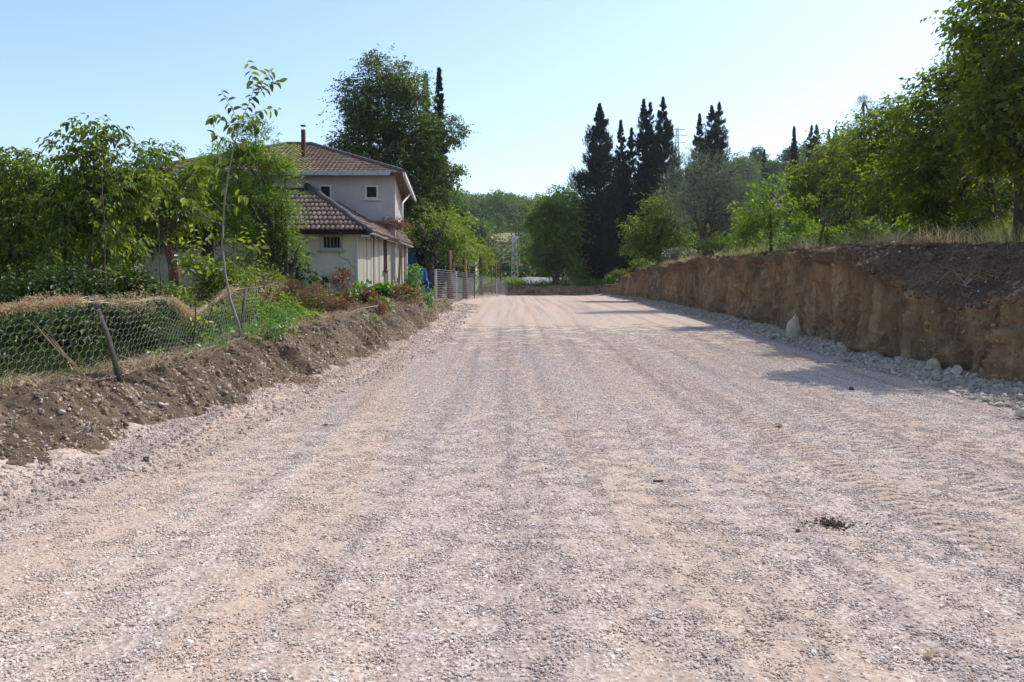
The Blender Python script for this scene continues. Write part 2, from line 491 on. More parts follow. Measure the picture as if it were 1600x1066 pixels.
# ---------------------------------------------------------------- right earth cut
ys = np.concatenate([np.linspace(-30, 6, 60)[:-1], ysteps(6, 72.2, .05, .0042)])
n1, n2 = 64, 30
Pl = []; T = []
yv = ys[:, None]
xb = x_rb(ys)[:, None]; zb = (z_road(ys) - .12)[:, None]
zr = z_rim(ys)[:, None]; xt = xb + x_rt_off(ys)[:, None]; zt = z_rt(ys)[:, None]
U = np.linspace(0, 1, n1)[None, :]
Xw = xb + .22 * U + 0 * yv; Zw = zb + (zr - zb) * U; Yw = yv + 0 * U
butt = fbm(Yw * .55, Zw * .25, 0, 3, 40) * .20 + np.abs(vnoise(Yw * 1.5, Zw * .2, 0, 47)) * .16                       # big buttresses and hollows
strk = np.abs(fbm(Yw * 3.4, Zw * .5, 0, 4, 41)) * .15               # vertical scrape marks
lump = fbm(Yw * 3.2, Zw * 3.8, 0, 5, 42) * .065 + np.abs(fbm(Yw * 9, Zw * 5, 0, 3, 49)) * .035 - np.clip(fbm(Yw * 1.6, Zw * 2.4, 0, 3, 48) - .35, 0, 1) * .30
env = np.clip(U * 6, 0, 1)
Xw = Xw + (butt - strk + lump) * (.35 + .65 * env)
over = np.clip((U - .84) / .12, 0, 1)
Xw = Xw - over * .13 * (1 + vnoise(Yw * 2, Yw * 0, 0, 8))
U2 = np.linspace(0, 1, n2)[None, 1:]
xs0 = Xw[:, -1:]
Xs = xs0 + (xt + .1 - xs0) * U2; Zs = zr + (zt - zr) * (U2 ** .85); Ys = yv + 0 * U2
sl_amt = np.clip((zt - zr) / 1.0, 0, 1)
Zs = Zs + fbm(Xs * 3, Ys * 3, 0, 4, 44) * (.07 + .10 * sl_amt) * np.sin(np.pi * np.clip(U2, 0, .9))
Zt0 = Zw.copy()
Zw = Zw + np.clip(U, 0, 1) ** 4 * fbm(Yw * 1.3, Yw * 0, 0, 4, 50) * .10
Zs = Zs + (1 - U2) * fbm(Ys * 1.3, Ys * 0, 0, 4, 50) * .10
P = np.stack([np.concatenate([Xw, Xs], 1), np.concatenate([Yw, Ys], 1), np.concatenate([Zw, Zs], 1)], -1)
hfrac = (Zw - zb) / (zt - zb)
topw = np.clip((hfrac - .74 + .18 * fbm(Yw * 1.1, Zw * 1.2, 0, 3, 60)) / .16, 0, 1) * .8
tops = np.concatenate([topw, np.clip(.55 + .45 * np.clip(sl_amt * 2, 0, 1) + 0 * Xs + .3 * vnoise(Xs * 3, Ys * 3, 0, 3), 0, 1)], 1)
CUT = P
grid('earth_cut', P, M['clay'], extra={'top': tops}, smooth=False)

# low bank that closes the road at its far end
xs = np.linspace(-2.2, 8.4, 160); u = np.linspace(0, 1, 16)
X, U = np.meshgrid(xs, u, indexing='ij')
Yb = 71.2 + U * 1.5 + fbm(X * .9, U * 2, 0, 3, 70) * .35
Zb = .92 + .86 * sstep(U * 1.3) + fbm(X * 1.5, U * 3, 0, 3, 71) * .10 + np.where(U > .9, 0, 0)
grid('end_bank', np.stack([X, Yb, Zb], -1), M['clay'], extra={'top': np.clip(U * .8, 0, 1)})

# ---------------------------------------------------------------- natural ground
ys = np.concatenate([np.linspace(-30, 3, 20)[:-1], ysteps(3, 73, .25, .02)])
u = np.linspace(0, 1, 90) ** 2.2
Y, U = np.meshgrid(ys, u, indexing='ij')
X = (x_lt(ys) - .30)[:, None] - U * 140
Z = H(X, Y) - .015
Z[:, 0] -= .05
grid('field_ground', np.stack([X, Y, Z], -1), M['grassy'], flip=True)
X = (x_rb(ys) + x_rt_off(ys) + .02)[:, None] + U * 160
grid('hillside_ground', np.stack([X, Y, H(X, Y) + .0], -1), M['grassy'])
ys = ysteps(72.6, 520, .6, .012)
xs = np.linspace(-1, 1, 181); xs = np.sign(xs) * np.abs(xs) ** 1.6 * 420
Y, X = np.meshgrid(ys, xs, indexing='ij')
grid('far_hills', np.stack([X, Y, H(X, Y)], -1), M['grassy'])
# dry hay field on the far slope
c0 = at(787, 384, 205)
xs = np.linspace(-3.2, 3.6, 20); ys2 = np.linspace(-11, 11, 24)
Y, X = np.meshgrid(c0.y + ys2, c0.x + xs * 1.0, indexing='ij')
grid('hay_field', np.stack([X, Y, H(X, Y) + .06], -1), M['hayfield'])
# the older road bending away behind the end bank
pts = [(6.0, 76.5), (3.2, 83), (1.6, 92), (4.5, 103), (12, 112)]
cl = np.array(pts)
tt = np.linspace(0, 4, 60)
cx = np.interp(tt, range(5), cl[:, 0]); cy = np.interp(tt, range(5), cl[:, 1])
P = np.zeros((60, 7, 3))
for i in range(60):
    for j in range(7):
        x = cx[i] + (j - 3) * .85; y = cy[i]
        P[i, j] = (x, y, Hs(x, y) + .05)
grid('asphalt_road', P, M['asphalt'])

# ---------------------------------------------------------------- foliage builders
def norm(v): return v / np.maximum(np.linalg.norm(v, axis=-1, keepdims=True), 1e-9)

def leaves(P, D, size, width=.42, near=False, fold=.18, wob=.5):
    """P (n,3) bases, D (n,3) directions, size (n,). Returns V,F: folded leaves"""
    n = len(P); D = norm(D)
    up = rs.normal(0, wob, (n, 3)) + np.array([0, 0, 1.0])
    S = norm(np.cross(D, up)); N = np.cross(S, D)
    L = size[:, None]
    if near:
        a = P; e = P + D * L - N * L * .10
        l1 = P + D * L * .28 + S * L * width * .5 + N * L * fold * .5
        l2 = P + D * L * .66 + S * L * width * .40 + N * L * fold * .35
        r1 = P + D * L * .28 - S * L * width * .5 + N * L * fold * .5
        r2 = P + D * L * .66 - S * L * width * .40 + N * L * fold * .35
        V = np.stack([a, l1, l2, e, r2, r1], 1).reshape(-1, 3)
        b = np.arange(n)[:, None] * 6
        F = np.concatenate([b + np.array([[0, 3, 2, 1]]), b + np.array([[0, 5, 4, 3]])])
        return V, F, 6
    a = P; e = P + D * L
    l = P + D * L * .48 + S * L * width * .5 + N * L * fold * .5
    r = P + D * L * .48 - S * L * width * .5 + N * L * fold * .5
    V = np.stack([a, l, e, r], 1).reshape(-1, 3)
    b = np.arange(n)[:, None] * 4
    F = np.concatenate([b + np.array([[0, 2, 1]]), b + np.array([[0, 3, 2]])])
    return V, F, 4

def sprigs(P, D, k, rachis, lsize, droop=.5, width=.42, near=False, spread=.9, rbase=None, jit=.12):
    """compound sprays: k leaflets along each stalk"""
    D = norm(D); n = len(P)
    ref = rs.normal(0, .4, (n, 3)) + np.array([0, 0, 1.0])
    S = norm(np.cross(D, ref))
    PP = []; DD = []; SS = []; RR = []
    if rbase is None: rbase = rs.rand(n)
    for j in range(k):
        f = (j + .6) / k
        sgn = 1 if j % 2 else -1
        pos = P + D * (rachis * f)[:, None] - np.array([0, 0, 1.0]) * (rachis * f * f * droop * .5)[:, None]
        d = D * .6 + S * sgn * spread * (1 if j < k - 1 else .15) + rs.normal(0, .3, (n, 3)) - np.array([0, 0, 1.0]) * droop
        PP.append(pos); DD.append(d); SS.append(lsize * rs.uniform(.7, 1.15, n))
        RR.append(np.clip(rbase * .65 + rs.rand(n) * .35 + rs.normal(0, jit * .3, n), 0, 1))
    P2 = np.concatenate(PP); D2 = np.concatenate(DD); s2 = np.concatenate(SS); r2 = np.concatenate(RR)
    V, F, m = leaves(P2, D2, s2, width, near)
    return V, F, np.repeat(r2, m)

def join(parts):
    Vs = []; Fs = []; Rs = []; o = 0
    for V, F, r in parts:
        Vs.append(V); Fs.append(F + o); Rs.append(r); o += len(V)
    return np.concatenate(Vs), np.concatenate(Fs), np.concatenate(Rs)

def blob(px, py, Y, rx, ry, ry_depth=None):
    c = at(px, py, Y); s = Y / FPX
    d = (ry_depth if ry_depth else (rx + ry) * .5) * s
    return (c.x, c.y, c.z, rx * s, d, ry * s)

def crown_points(blobs, dens, clump=.28, shell=(.35, 1.0), sub=None):
    """sprig positions + outward directions clustered in sub-clumps inside ellipsoids"""
    PP = []; DD = []; RB = []; cents = []
    for b in blobs:
        c = np.array(b[:3]); r = np.array(b[3:6])
        vol = (r[0] * r[1] * r[2]) ** (1 / 3)
        nsub = sub or max(8, int(26 * min(1.6, vol)))
        u = norm(rs.normal(0, 1, (nsub, 3)))
        q = rs.uniform(shell[0] ** 2.2, shell[1] ** 2.2, (nsub, 1)) ** (1 / 2.2)
        cc = c + u * q * r * .93
        n = int(dens * (r[0] * r[2] + r[0] * r[1] + r[1] * r[2]) / 3)
        w = rs.dirichlet(np.ones(nsub) * 2.2)
        idx = rs.choice(nsub, n, p=w)
        s = clump * np.minimum(r.min(), 2.2) * rs.uniform(.55, 1.25, nsub)
        off = rs.normal(0, 1, (n, 3)) * s[idx][:, None] * np.array([1, 1, .7])
        p = cc[idx] + off
        d = norm(p - c) * .7 + norm(off) * .8 + rs.normal(0, .35, (n, 3)) + np.array([0, 0, .15])
        rb = rs.rand(nsub)[idx] * .55 + rs.rand(n) * .45
        PP.append(p); DD.append(d); RB.append(rb); cents.append(cc)
    return np.concatenate(PP), np.concatenate(DD), np.concatenate(RB), np.concatenate(cents)

def wiggle(a, b, n=5, amp=.06, sag=0.0):
    a, b = Vector(a), Vector(b); L = (b - a).length
    out = []
    for i in range(n):
        t = i / (n - 1)
        p = a.lerp(b, t)
        if 0 < i < n - 1:
            p = p + Vector([random.gauss(0, amp * L * .5) for _ in range(3)])
        p.z += sag * L * math.sin(math.pi * t)
        out.append(p)
    return out

def limbs(mb, trunk_pts, r0, blobs, cents, ntw=24, n=6, tip=.25):
    trunk_pts = [Vector(p) for p in trunk_pts]
    m = len(trunk_pts)
    mb.tube(trunk_pts, [r0 * (1.35 if i == 0 else 1) * (1 - (1 - tip) * i / (m - 1)) for i in range(m)], n + 2)
    top = trunk_pts[-1]; mid = trunk_pts[max(1, m // 2)]
    heads = []
    for b in blobs:
        c = Vector(b[:3])
        src = top if random.random() < .7 else mid
        pts = wiggle(src, c, 5, .09)
        mb.tube(pts, [r0 * k for k in (.45, .36, .28, .2, .12)], n)
        heads += [pts[3], pts[4], pts[2]]
    cs = list(cents); random.shuffle(cs)
    for c in cs[:ntw]:
        c = Vector(c); h = min(heads, key=lambda p: (p - c).length)
        mb.tube(wiggle(h, c, 4, .08), [r0 * k for k in (.16, .12, .07, .03)], 4)

def tree(name, label, cat, base, trunk, r0, blobs, dens, leaf, lmat, bmat='bark', k=5, rach=.28, droop=.5, near=False,
         group=None, clump=.28, width=.42, shell=(.35, 1.0), ntw=24, spread=.9, ground=True, extra=None, stems=None):
    """trunk: list of points after the base; blobs: crown ellipsoids in world space"""
    base = Vector(base)
    if ground: base.z = Hs(base.x, base.y) - .08
    root = empty(name, base)
    tag(root, label, cat, group)
    P, D, rb, cents = crown_points(blobs, dens * (2.5 if ground else 2.0), clump * 1.12, shell)
    if extra is not None:
        P = np.concatenate([P, extra[0]]); D = np.concatenate([D, extra[1]]); rb = np.concatenate([rb, rs.rand(len(extra[0]))])
    n = len(P)
    V, F, r = sprigs(P, D, k, rach * rs.uniform(.6, 1.2, n), leaf, droop, width, near, spread, rb)
    me = np_mesh('crown', V, F, M[lmat], r, origin=base)
    link('crown', me, root)
    mb = MB()
    limbs(mb, [base] + list(trunk), r0, blobs, cents, ntw)
    for st in (stems or []):
        mb.tube(wiggle(base, st, 6, .05), [r0 * q for q in (.8, .65, .5, .4, .28, .15)], 6)
    o = mb.build('trunk', M[bmat], root, smooth=True, origin=base)
    return root

def copy_tree(root, loc, rz, s, label=None, group=None):
    c = root.copy(); col.objects.link(c)
    c.location = loc; c.rotation_euler = (0, 0, rz); c.scale = s
    if label: c['label'] = label
    if group: c['group'] = group
    for ch in root.children:
        d = ch.copy(); col.objects.link(d); d.parent = c
    return c

# ---------------------------------------------------------------- trees on the right above the cut
def g(px, Y):
    """foot of a tree seen at column px, distance Y"""
    p = at(px, 450, Y); return Vector((p.x, Y, Hs(p.x, Y)))

tree('walnut_tree', 'tall walnut tree leaning over the right edge of the picture above the earth cut', 'tree', g(1600, 17.5),
     [at(1597, 300, 17.5), at(1590, 210, 17.2), at(1580, 140, 17)], .19,
     [blob(1600, 60, 16.5, 62, 66), blob(1640, 30, 17, 110, 80), blob(1575, 150, 16, 62, 55), blob(1650, 160, 16, 90, 80),
      blob(1530, 195, 16.4, 45, 42), blob(1600, 235, 16.2, 75, 50), blob(1550, 110, 17.5, 45, 45), blob(1700, 250, 16, 90, 80)],
     240, .15, 'leaf_grove_backlit', k=5, rach=.38, near=True, width=.46, clump=.25, ntw=40)
tree('walnut_tree', 'dark walnut tree with a slanting trunk, second from the right edge above the cut', 'tree', g(1562, 20.5),
     [at(1552, 320, 20.3), at(1535, 250, 20), at(1515, 190, 20)], .17,
     [blob(1465, 140, 20, 42, 40), blob(1515, 110, 20.5, 50, 48), blob(1440, 195, 20, 52, 42), blob(1510, 200, 20, 65, 60),
      blob(1450, 255, 20, 70, 45), blob(1540, 270, 20.8, 70, 55), blob(1490, 320, 20.5, 80, 32), blob(1410, 290, 21, 50, 40), blob(1560, 330, 21, 50, 26)],
290, .14, 'leaf_grove_backlit', k=5, rach=.36, width=.45, clump=.26, ntw=40)
tree('walnut_tree', 'rounded walnut tree with dense low crown in the middle of the right-hand grove', 'tree', g(1400, 25),
     [at(1398, 320, 25), at(1395, 270, 25)], .16,
     [blob(1395, 190, 25, 42, 38), blob(1365, 225, 25, 48, 42), blob(1420, 230, 25.5, 50, 48), blob(1350, 285, 25, 52, 42),
      blob(1410, 300, 25, 60, 42), blob(1450, 330, 25, 55, 30)],
     300, .14, 'leaf_grove_backlit', k=4, rach=.34, width=.45, clump=.27)
tree('walnut_tree', 'small bushy walnut tree at the left end of the right-hand grove', 'tree', g(1318, 31),
     [at(1316, 330, 31), at(1315, 290, 31)], .15,
     [blob(1325, 240, 31, 38, 34), blob(1290, 275, 31, 42, 38), blob(1345, 290, 31, 45, 40), blob(1300, 325, 30.5, 50, 28), blob(1262, 300, 31, 30, 34)],
     300, .15, 'leaf_grove_backlit', k=4, rach=.34, width=.45)
tree('young_walnut_tree', 'young yellow-green walnut bush in the sun right of the grey olive', 'tree', g(1204, 26),
     [at(1204, 340, 26), at(1203, 300, 26)], .045,
     [blob(1205, 305, 26, 30, 26), blob(1175, 335, 26, 32, 26), blob(1232, 335, 26, 36, 26), blob(1200, 365, 26, 48, 16), blob(1260, 362, 26, 28, 15)],
     150, .17, 'leaf_bright', k=4, rach=.36, width=.40, clump=.22, ntw=30)
tree('olive_tree', 'grey-green olive tree with a forked trunk at the rim of the cut', 'tree', g(1104, 37),
     [at(1103, 372, 37), at(1102, 350, 37)], .15,
     [blob(1100, 265, 37, 40, 30), blob(1065, 295, 37, 35, 30), blob(1140, 270, 37, 42, 32), blob(1110, 310, 37, 58, 34),
      blob(1160, 310, 37, 36, 34), blob(1075, 335, 37, 32, 22), blob(1150, 345, 37, 34, 18)],
     330, .085, 'leaf_olive', k=6, rach=.26, droop=.1, width=.22, clump=.30, ntw=50,
     stems=[at(1085, 315, 37), at(1125, 300, 37), at(1150, 310, 37.5)])
tree('green_bush_tree', 'dark green rounded tree with low crown left of the olive', 'tree', g(1030, 50),
     [at(1030, 400, 50), at(1030, 370, 50)], .13,
     [blob(1035, 320, 50, 30, 30), blob(1010, 355, 50, 34, 30), blob(1052, 355, 50, 32, 32), blob(1000, 390, 50, 26, 18), blob(1040, 388, 50, 40, 24)],
     170, .16, 'leaf_grove_backlit', k=4, rach=.3, width=.6)
tree('wild_shrub', 'pale leggy shrub with bare twigs poking above the right side of the olive', 'shrub', g(1165, 40),
     [at(1165, 300, 40), at(1163, 260, 40)], .06,
     [blob(1150, 240, 40, 20, 14), blob(1175, 262, 40, 14, 16)], 60, .10, 'leaf_olive', k=4, rach=.3, width=.35)
tree('wild_shrub', 'low grey leafless shrub below the walnut grove at the field edge', 'shrub', g(1290, 22),
     [at(1292, 360, 22), at(1300, 335, 22)], .04,
     [blob(1305, 318, 22, 26, 22), blob(1340, 330, 22, 26, 16)], 60, .07, 'leaf_olive', k=4, rach=.2, width=.3, ntw=40)
tree('leafy_bush', 'low bright green bush under the walnut trees near the right edge', 'shrub', g(1500, 22),
     [at(1500, 345, 22)], .04, [blob(1440, 345, 22, 44, 14), blob(1520, 340, 22, 55, 16), blob(1390, 352, 22, 34, 12)],
     160, .13, 'leaf_bright', k=4, rach=.28, width=.5)
tree('pine_tree', 'blue-grey pine whose tip shows above the walnut grove', 'tree', g(1350, 62),
     [at(1350, 300, 62), at(1350, 160, 62)], .2, [blob(1350, 165, 62, 10, 16), blob(1362, 185, 62, 18, 14), blob(1345, 200, 62, 20, 16), blob(1350, 230, 62, 30, 26)],
     160, .16, 'leaf_olive', k=5, rach=.3, droop=-.3, width=.14)

# ---------------------------------------------------------------- cypresses
def cypress(label, tips, foot, Y, halfw, n=2600, group='dark cypresses beyond the cut', lean=0, top_w=.3, cat='cypress', size=.42, ragged=.5):
    """tips: pixel (px,py) of each leader; foot: pixel row where it meets the ground"""
    b = g(tips[0][0], Y); b.z = min(b.z, at(0, foot, Y).z + .3)
    root = empty('cypress_tree', b); tag(root, label, cat, group)
    PP = []; DD = []; SZ = []; mb = MB()
    for (px, py) in tips:
        top = at(px, py, Y); h = top.z - b.z
        W = halfw * Y / FPX / (len(tips) ** .35)
        base = Vector((b.x + (top.x - b.x) * .6, Y, b.z))
        m = int(n * 4.0) // len(tips)
        nt = int(150 + 14 * h)
        tt_ = rs.rand(nt) ** .95; tth = rs.rand(nt) * 2 * np.pi
        pr = np.interp(tt_, [0, .05, .2, .42, .66, .86, 1], [.30, .80, 1.0, .86, .58, .12 + top_w * .42, .0])
        tR = W * pr * rs.uniform(.55, 1.4, nt) * (1 + .25 * vnoise(tth * 1.2, tt_ * h * .5, 0, int(px)))
        ix = rs.randint(0, nt, m); f = rs.rand(m) ** .55
        t = tt_[ix]; th = tth[ix] + rs.normal(0, .12, m); rr = tR[ix] * f
        x = base.x + (top.x - base.x) * t + np.cos(th) * rr; y = Y + np.sin(th) * rr
        z = b.z + h * (.03 + .95 * t) + f * tR[ix] * rs.uniform(.2, .75, m)
        z = np.minimum(z, top.z - .1)
        P = np.stack([x, y, z], -1)
        D = np.stack([np.cos(th) * .55, np.sin(th) * .55, np.ones(m) * 1.0], -1) + rs.normal(0, .25, (m, 3))
        q = int(m * .03) + 6                       # the thin leader
        P = np.concatenate([P, np.stack([np.full(q, top.x) + rs.normal(0, .04, q), np.full(q, Y) + rs.normal(0, .04, q), top.z - rs.rand(q) * h * .07 - .25], -1)])
        D = np.concatenate([D, rs.normal(0, .3, (q, 3)) + np.array([0, 0, 1.2])])
        tz = np.clip((P[:, 2] - b.z) / h, 0, 1); SZ.append(size * (1.0 - .62 * tz ** 1.5))
        PP.append(P); DD.append(D)
        mb.tube([base, base + (top - base) * .5, top - Vector((0, 0, .3))], [.16, .1, .02], 7)
    P = np.concatenate(PP); D = np.concatenate(DD)
    V, F, r = sprigs(P, D, 4, np.concatenate(SZ) * .8, np.concatenate(SZ) * .60, -.25, .34, False, .5)
    link('crown', np_mesh('crown', V, F, M['leaf_cypress'], r, origin=b), root)
    mb.build('trunk', M['bark_pale'], root, True, b)
    return root
cypress('tall pointed cypress standing leftmost of the dark row, bare pale trunk foot', [(937, 160)], 447, 76, 40, 7000, size=.46)
cypress('shorter cypress with two ragged leaders, second from left in the dark row', [(970, 186), (987, 198)], 446, 80, 27, 6000, size=.46)
cypress('columnar cypress with a blunt top, third from left in the dark row', [(1006, 153), (1016, 158)], 445, 77, 26, 6000, top_w=.7, size=.46)
cypress('pointed cypress with a thin curved tip, rightmost of the dark row', [(1036, 150)], 442, 76, 33, 7000, size=.46)
cypress('slender cypress half hidden behind the broad one above the olive', [(1093, 176)], 330, 86, 22, 4200, size=.46)
cypress('broad blunt cypress rising behind the olive tree', [(1112, 163), (1124, 158)], 330, 84, 31, 6400, top_w=.75, size=.46)
cypress('small far cypress standing alone on the wooded ridge', [(1241, 196)], 290, 92, 11, 1500, 'far conifers on the right ridge', size=.5)
cypress('far dark cypress with a round top beside the lone ridge cypress', [(1268, 194), (1276, 193)], 290, 96, 16, 1800, 'far conifers on the right ridge', top_w=.8, size=.5)
cypress('thin far cypress, left one of the small pair right on the ridge', [(1295, 201)], 270, 110, 6, 700, 'far conifers on the right ridge', top_w=.7, size=.5)
cypress('thin pointed far conifer, rightmost on the ridge beside the grove', [(1306, 195)], 270, 112, 7, 700, 'far conifers on the right ridge', size=.5)
cypress('tiny far spruce tip in the dip of the ridge right of the olive', [(1194, 232)], 300, 115, 8, 700, 'far conifers on the right ridge', size=.5)

# ---------------------------------------------------------------- middle: round tree, forest, left background trees
tree('roadside_tree', 'sunlit round green tree left of the cypresses at the end of the gravel road', 'tree', g(868, 73),
     [at(866, 400, 74), at(868, 370, 74)], .2,
     [blob(880, 322, 74, 28, 28), blob(850, 345, 74, 30, 28), blob(890, 355, 74, 24, 32), blob(862, 385, 74, 36, 28), blob(885, 405, 74, 26, 24), blob(850, 408, 74, 22, 16)],
     150, .22, 'leaf_round', k=4, rach=.5, width=.6, ntw=30, stems=[at(850, 400, 74), at(885, 395, 74)])
tree('green_bush_tree', 'small bright bush at the foot of the leftmost cypress', 'shrub', g(915, 76),
     [at(915, 430, 76)], .05, [blob(905, 432, 76, 26, 9), blob(925, 422, 76, 18, 12), blob(940, 434, 76, 22, 8)],
     130, .2, 'leaf_bright', k=4, rach=.35, width=.5)
tree('big_plane_tree', 'big spreading dark tree towering behind the old house', 'tree', g(612, 47),
     [at(612, 350, 47), at(610, 280, 47), at(605, 220, 47)], .34,
     [blob(600, 118, 47, 38, 32), blob(560, 160, 47, 34, 34), blob(640, 150, 47, 32, 34), blob(600, 190, 47, 48, 42), blob(553, 215, 47, 34, 34),
      blob(655, 205, 47, 32, 38), blob(620, 250, 47, 50, 40), blob(665, 275, 47, 34, 36), blob(540, 240, 47, 22, 16), blob(575, 260, 47, 36, 30),
      blob(705, 205, 47, 20, 16), blob(705, 270, 47, 18, 12), blob(640, 310, 46, 42, 34), blob(690, 310, 46, 12, 10), blob(660, 345, 45, 34, 26)],
     270, .17, 'leaf_plane', k=4, rach=.42, width=.62, clump=.27, ntw=90)
cypress('dark slim cypress standing inside the right side of the big tree', [(686, 103)], 460, 52, 17, 3200, 'cypresses behind the house', ragged=.7)
cypress('dark cypress tip hidden in the top right of the big tree', [(665, 112)], 460, 53, 17, 2600, 'cypresses behind the house')
# ivy-clad trunk by the fence
b = g(674, 43); b.z = 1.0
root = empty('ivy_tree', b); tag(root, 'dark ivy-covered trunk standing beside the blue tarp and the first fence post', 'tree')
mb = MB(); mb.tube([b, at(672, 420, 43), at(668, 380, 43), at(655, 350, 43)], [.30, .24, .2, .14], 9)
mb.tube([at(670, 395, 43), at(690, 360, 43), at(700, 335, 43)], [.13, .09, .05], 6)
mb.build('trunk', M['bark'], root, True, b)
P, D, rb, cc = crown_points([blob(673, 425, 43, 13, 38), blob(668, 385, 43, 15, 22)], 600, .5, (.6, 1))
V, F, r = sprigs(P, D, 4, np.full(len(P), .2), .13, .4, .8)
link('ivy', np_mesh('ivy', V, F, M['leaf_cypress'], r, origin=b), root)
P, D, rb, cc = crown_points([blob(690, 345, 43, 34, 20), blob(655, 365, 43, 26, 22)], 200, .3)
V, F, r = sprigs(P, D, 4, np.full(len(P), .35), .16, .5, .5)
link('crown', np_mesh('crown', V, F, M['leaf_bright'], r, origin=b), root)
fruit = [('young green fruit tree with a sawn trunk just behind the first fence post', 704, 46, [(700, 358, 26, 24), (712, 392, 24, 20), (690, 385, 20, 20)]),
         ('sunlit yellowish fruit tree behind the middle of the wire fence', 727, 50, [(722, 355, 22, 22), (735, 385, 20, 20), (718, 400, 20, 18)]),
         ('low fruit tree at the far side of the yellow house', 752, 58, [(752, 405, 18, 20), (745, 425, 16, 12)])]
for lab, px, Y, bl in fruit:
    tree('fruit_tree', lab, 'tree', g(px, Y), [at(px, 430, Y), at(px - 1, 400, Y)], .12, [blob(*q[:2], Y, *q[2:]) for q in bl],
         130, .17, 'leaf_bright' if Y == 50 else 'leaf_walnut', 'bark_red', k=4, rach=.35, width=.5, group='fruit trees behind the wire fence')
# far forest: individual trees from four prototypes
protos = []
for i in range(4):
    hh = (7.5, 9, 6.5, 8)[i]
    b0 = Vector((0, 0, 0))
    bl = [(random.uniform(-1.3, 1.3), random.uniform(-1.3, 1.3), hh * random.uniform(.38, .8), random.uniform(1.3, 2.0), random.uniform(1.3, 2), random.uniform(1.2, 2.0)) for _ in range(5 + i % 2)]
    bl.append((0, 0, hh * .82, 1.4, 1.4, 1.3))
    t_ = tree('forest_tree', 'green broadleaf tree in the mixed woodland on the far hill', 'tree', b0, [Vector((0, 0, hh * .3)), Vector((0.1, 0, hh * .55))], .16, bl,
              34, .42, 'leaf_far', k=4, rach=.7, width=.65, ntw=8, ground=False, group='woodland trees on the far hill')
    protos.append(t_)
used = [False] * 4
LK = ['middling ', 'tall ', 'low ', 'wide ']
spots = []
def clear(x, y, r):
    if (x - c0.x) ** 2 / 49 + (y - c0.y) ** 2 / 330 < 1: return False
    for a, b_, rr in spots:
        if (a - x) ** 2 + (b_ - y) ** 2 < (r * .8) ** 2: return False
    return True
tries = 0
zones = [(-90, 60, 150, 330, 70, 'broadleaf tree in the wood that makes the skyline of the far hill'), (-30, 12, 84, 150, 22, 'broadleaf tree below the hay field behind the end of the road'),
         (-70, -10, 75, 150, 18, 'broadleaf tree beyond the yellow house on the left'), (14, 110, 85, 230, 46, 'broadleaf tree on the wooded ridge right of the cypresses')]
for x0, x1, y0, y1, n, zlab in zones:
    k = 0; tries = 0
    while k < n and tries < 4000:
        tries += 1
        y = random.uniform(y0, y1); x = random.uniform(x0, x1)
        if not (-.62 < x / y < .62): continue
        if y < 118 and -4.5 < x < 8.5 and y < 100: continue
        if y < 200 and abs(x - c0.x * y / c0.y) < 6.5 * y / 205 and y > 100 and not y > 225:
            pass
        r = 4.2 if y > 120 else 3.4
        # keep the line of sight to the hay field open
        if y < c0.y and abs(x - (c0.x + 1) * y / c0.y) < 5.2 * y / 205 + 2.2 and Hs(x, y) + 8.5 > EYE + (at(0, 396, 205).z - EYE) * y / 205: continue
        if not clear(x, y, r): continue
        i = random.randrange(4)
        s = random.uniform(.8, 1.25)
        loc = (x, y, Hs(x, y) - .1); rz = random.uniform(0, 6.28); sc3 = (s, s, s * random.uniform(.85, 1.15))
        if not used[i]:
            protos[i].location = loc; protos[i].rotation_euler = (0, 0, rz); protos[i].scale = sc3; used[i] = True; protos[i]['label'] = LK[i] + zlab; protos[i]['group'] = 'trees: ' + zlab
        else: copy_tree(protos[i], loc, rz, sc3, LK[i] + zlab, 'trees: ' + zlab)
        spots.append((x, y, r)); k += 1
# wood that reads as one mass, filling in between and behind
def mass(name, label, cells, size, mat, dens):
    PP = []; DD = []
    for (x, y, r, h) in cells:
        n = int(dens * r * h)
        u = norm(rs.normal(0, 1, (n, 3))); q = rs.rand(n, 1) ** .4
        P = u * q * np.array([r, r, h * .5]) + np.array([x, y, Hs(x, y) + h * .48])
        PP.append(P); DD.append(u + rs.normal(0, .4, (n, 3)))
    P = np.concatenate(PP); D = np.concatenate(DD)
    V, F, r = sprigs(P, D, 3, np.full(len(P), size * 1.3), size, .3, .7)
    o = link(name, np_mesh(name, V, F, M[mat], r)); tag(o, label, None, None, 'stuff'); return o
cells = []
for _ in range(230):
    y = random.uniform(160, 345); x = random.uniform(-.6, .62) * y
    if clear(x, y, 2.5): cells.append((x, y, random.uniform(2.8, 4.5), random.uniform(4, 7)))
for _ in range(150):
    y = random.uniform(235, 345); x = random.uniform(-.16, .07) * y
    if clear(x, y, 2.0): cells.append((x, y, random.uniform(3.5, 5.5), random.uniform(8, 12)))
for x in np.arange(-38, 9, 2.2):
    y = 112 + random.uniform(-4, 4) + abs(x) * .2
    cells.append((x, y, 2.6, random.uniform(3.0, 4.6)))
for x in np.arange(9, 40, 2.4): cells.append((x, 84 + random.uniform(-5, 8), 2.8, random.uniform(3.5, 6)))
mass('distant_woodland', 'far-off wood filling the hillside behind the road', cells, .6, 'leaf_far', 13)

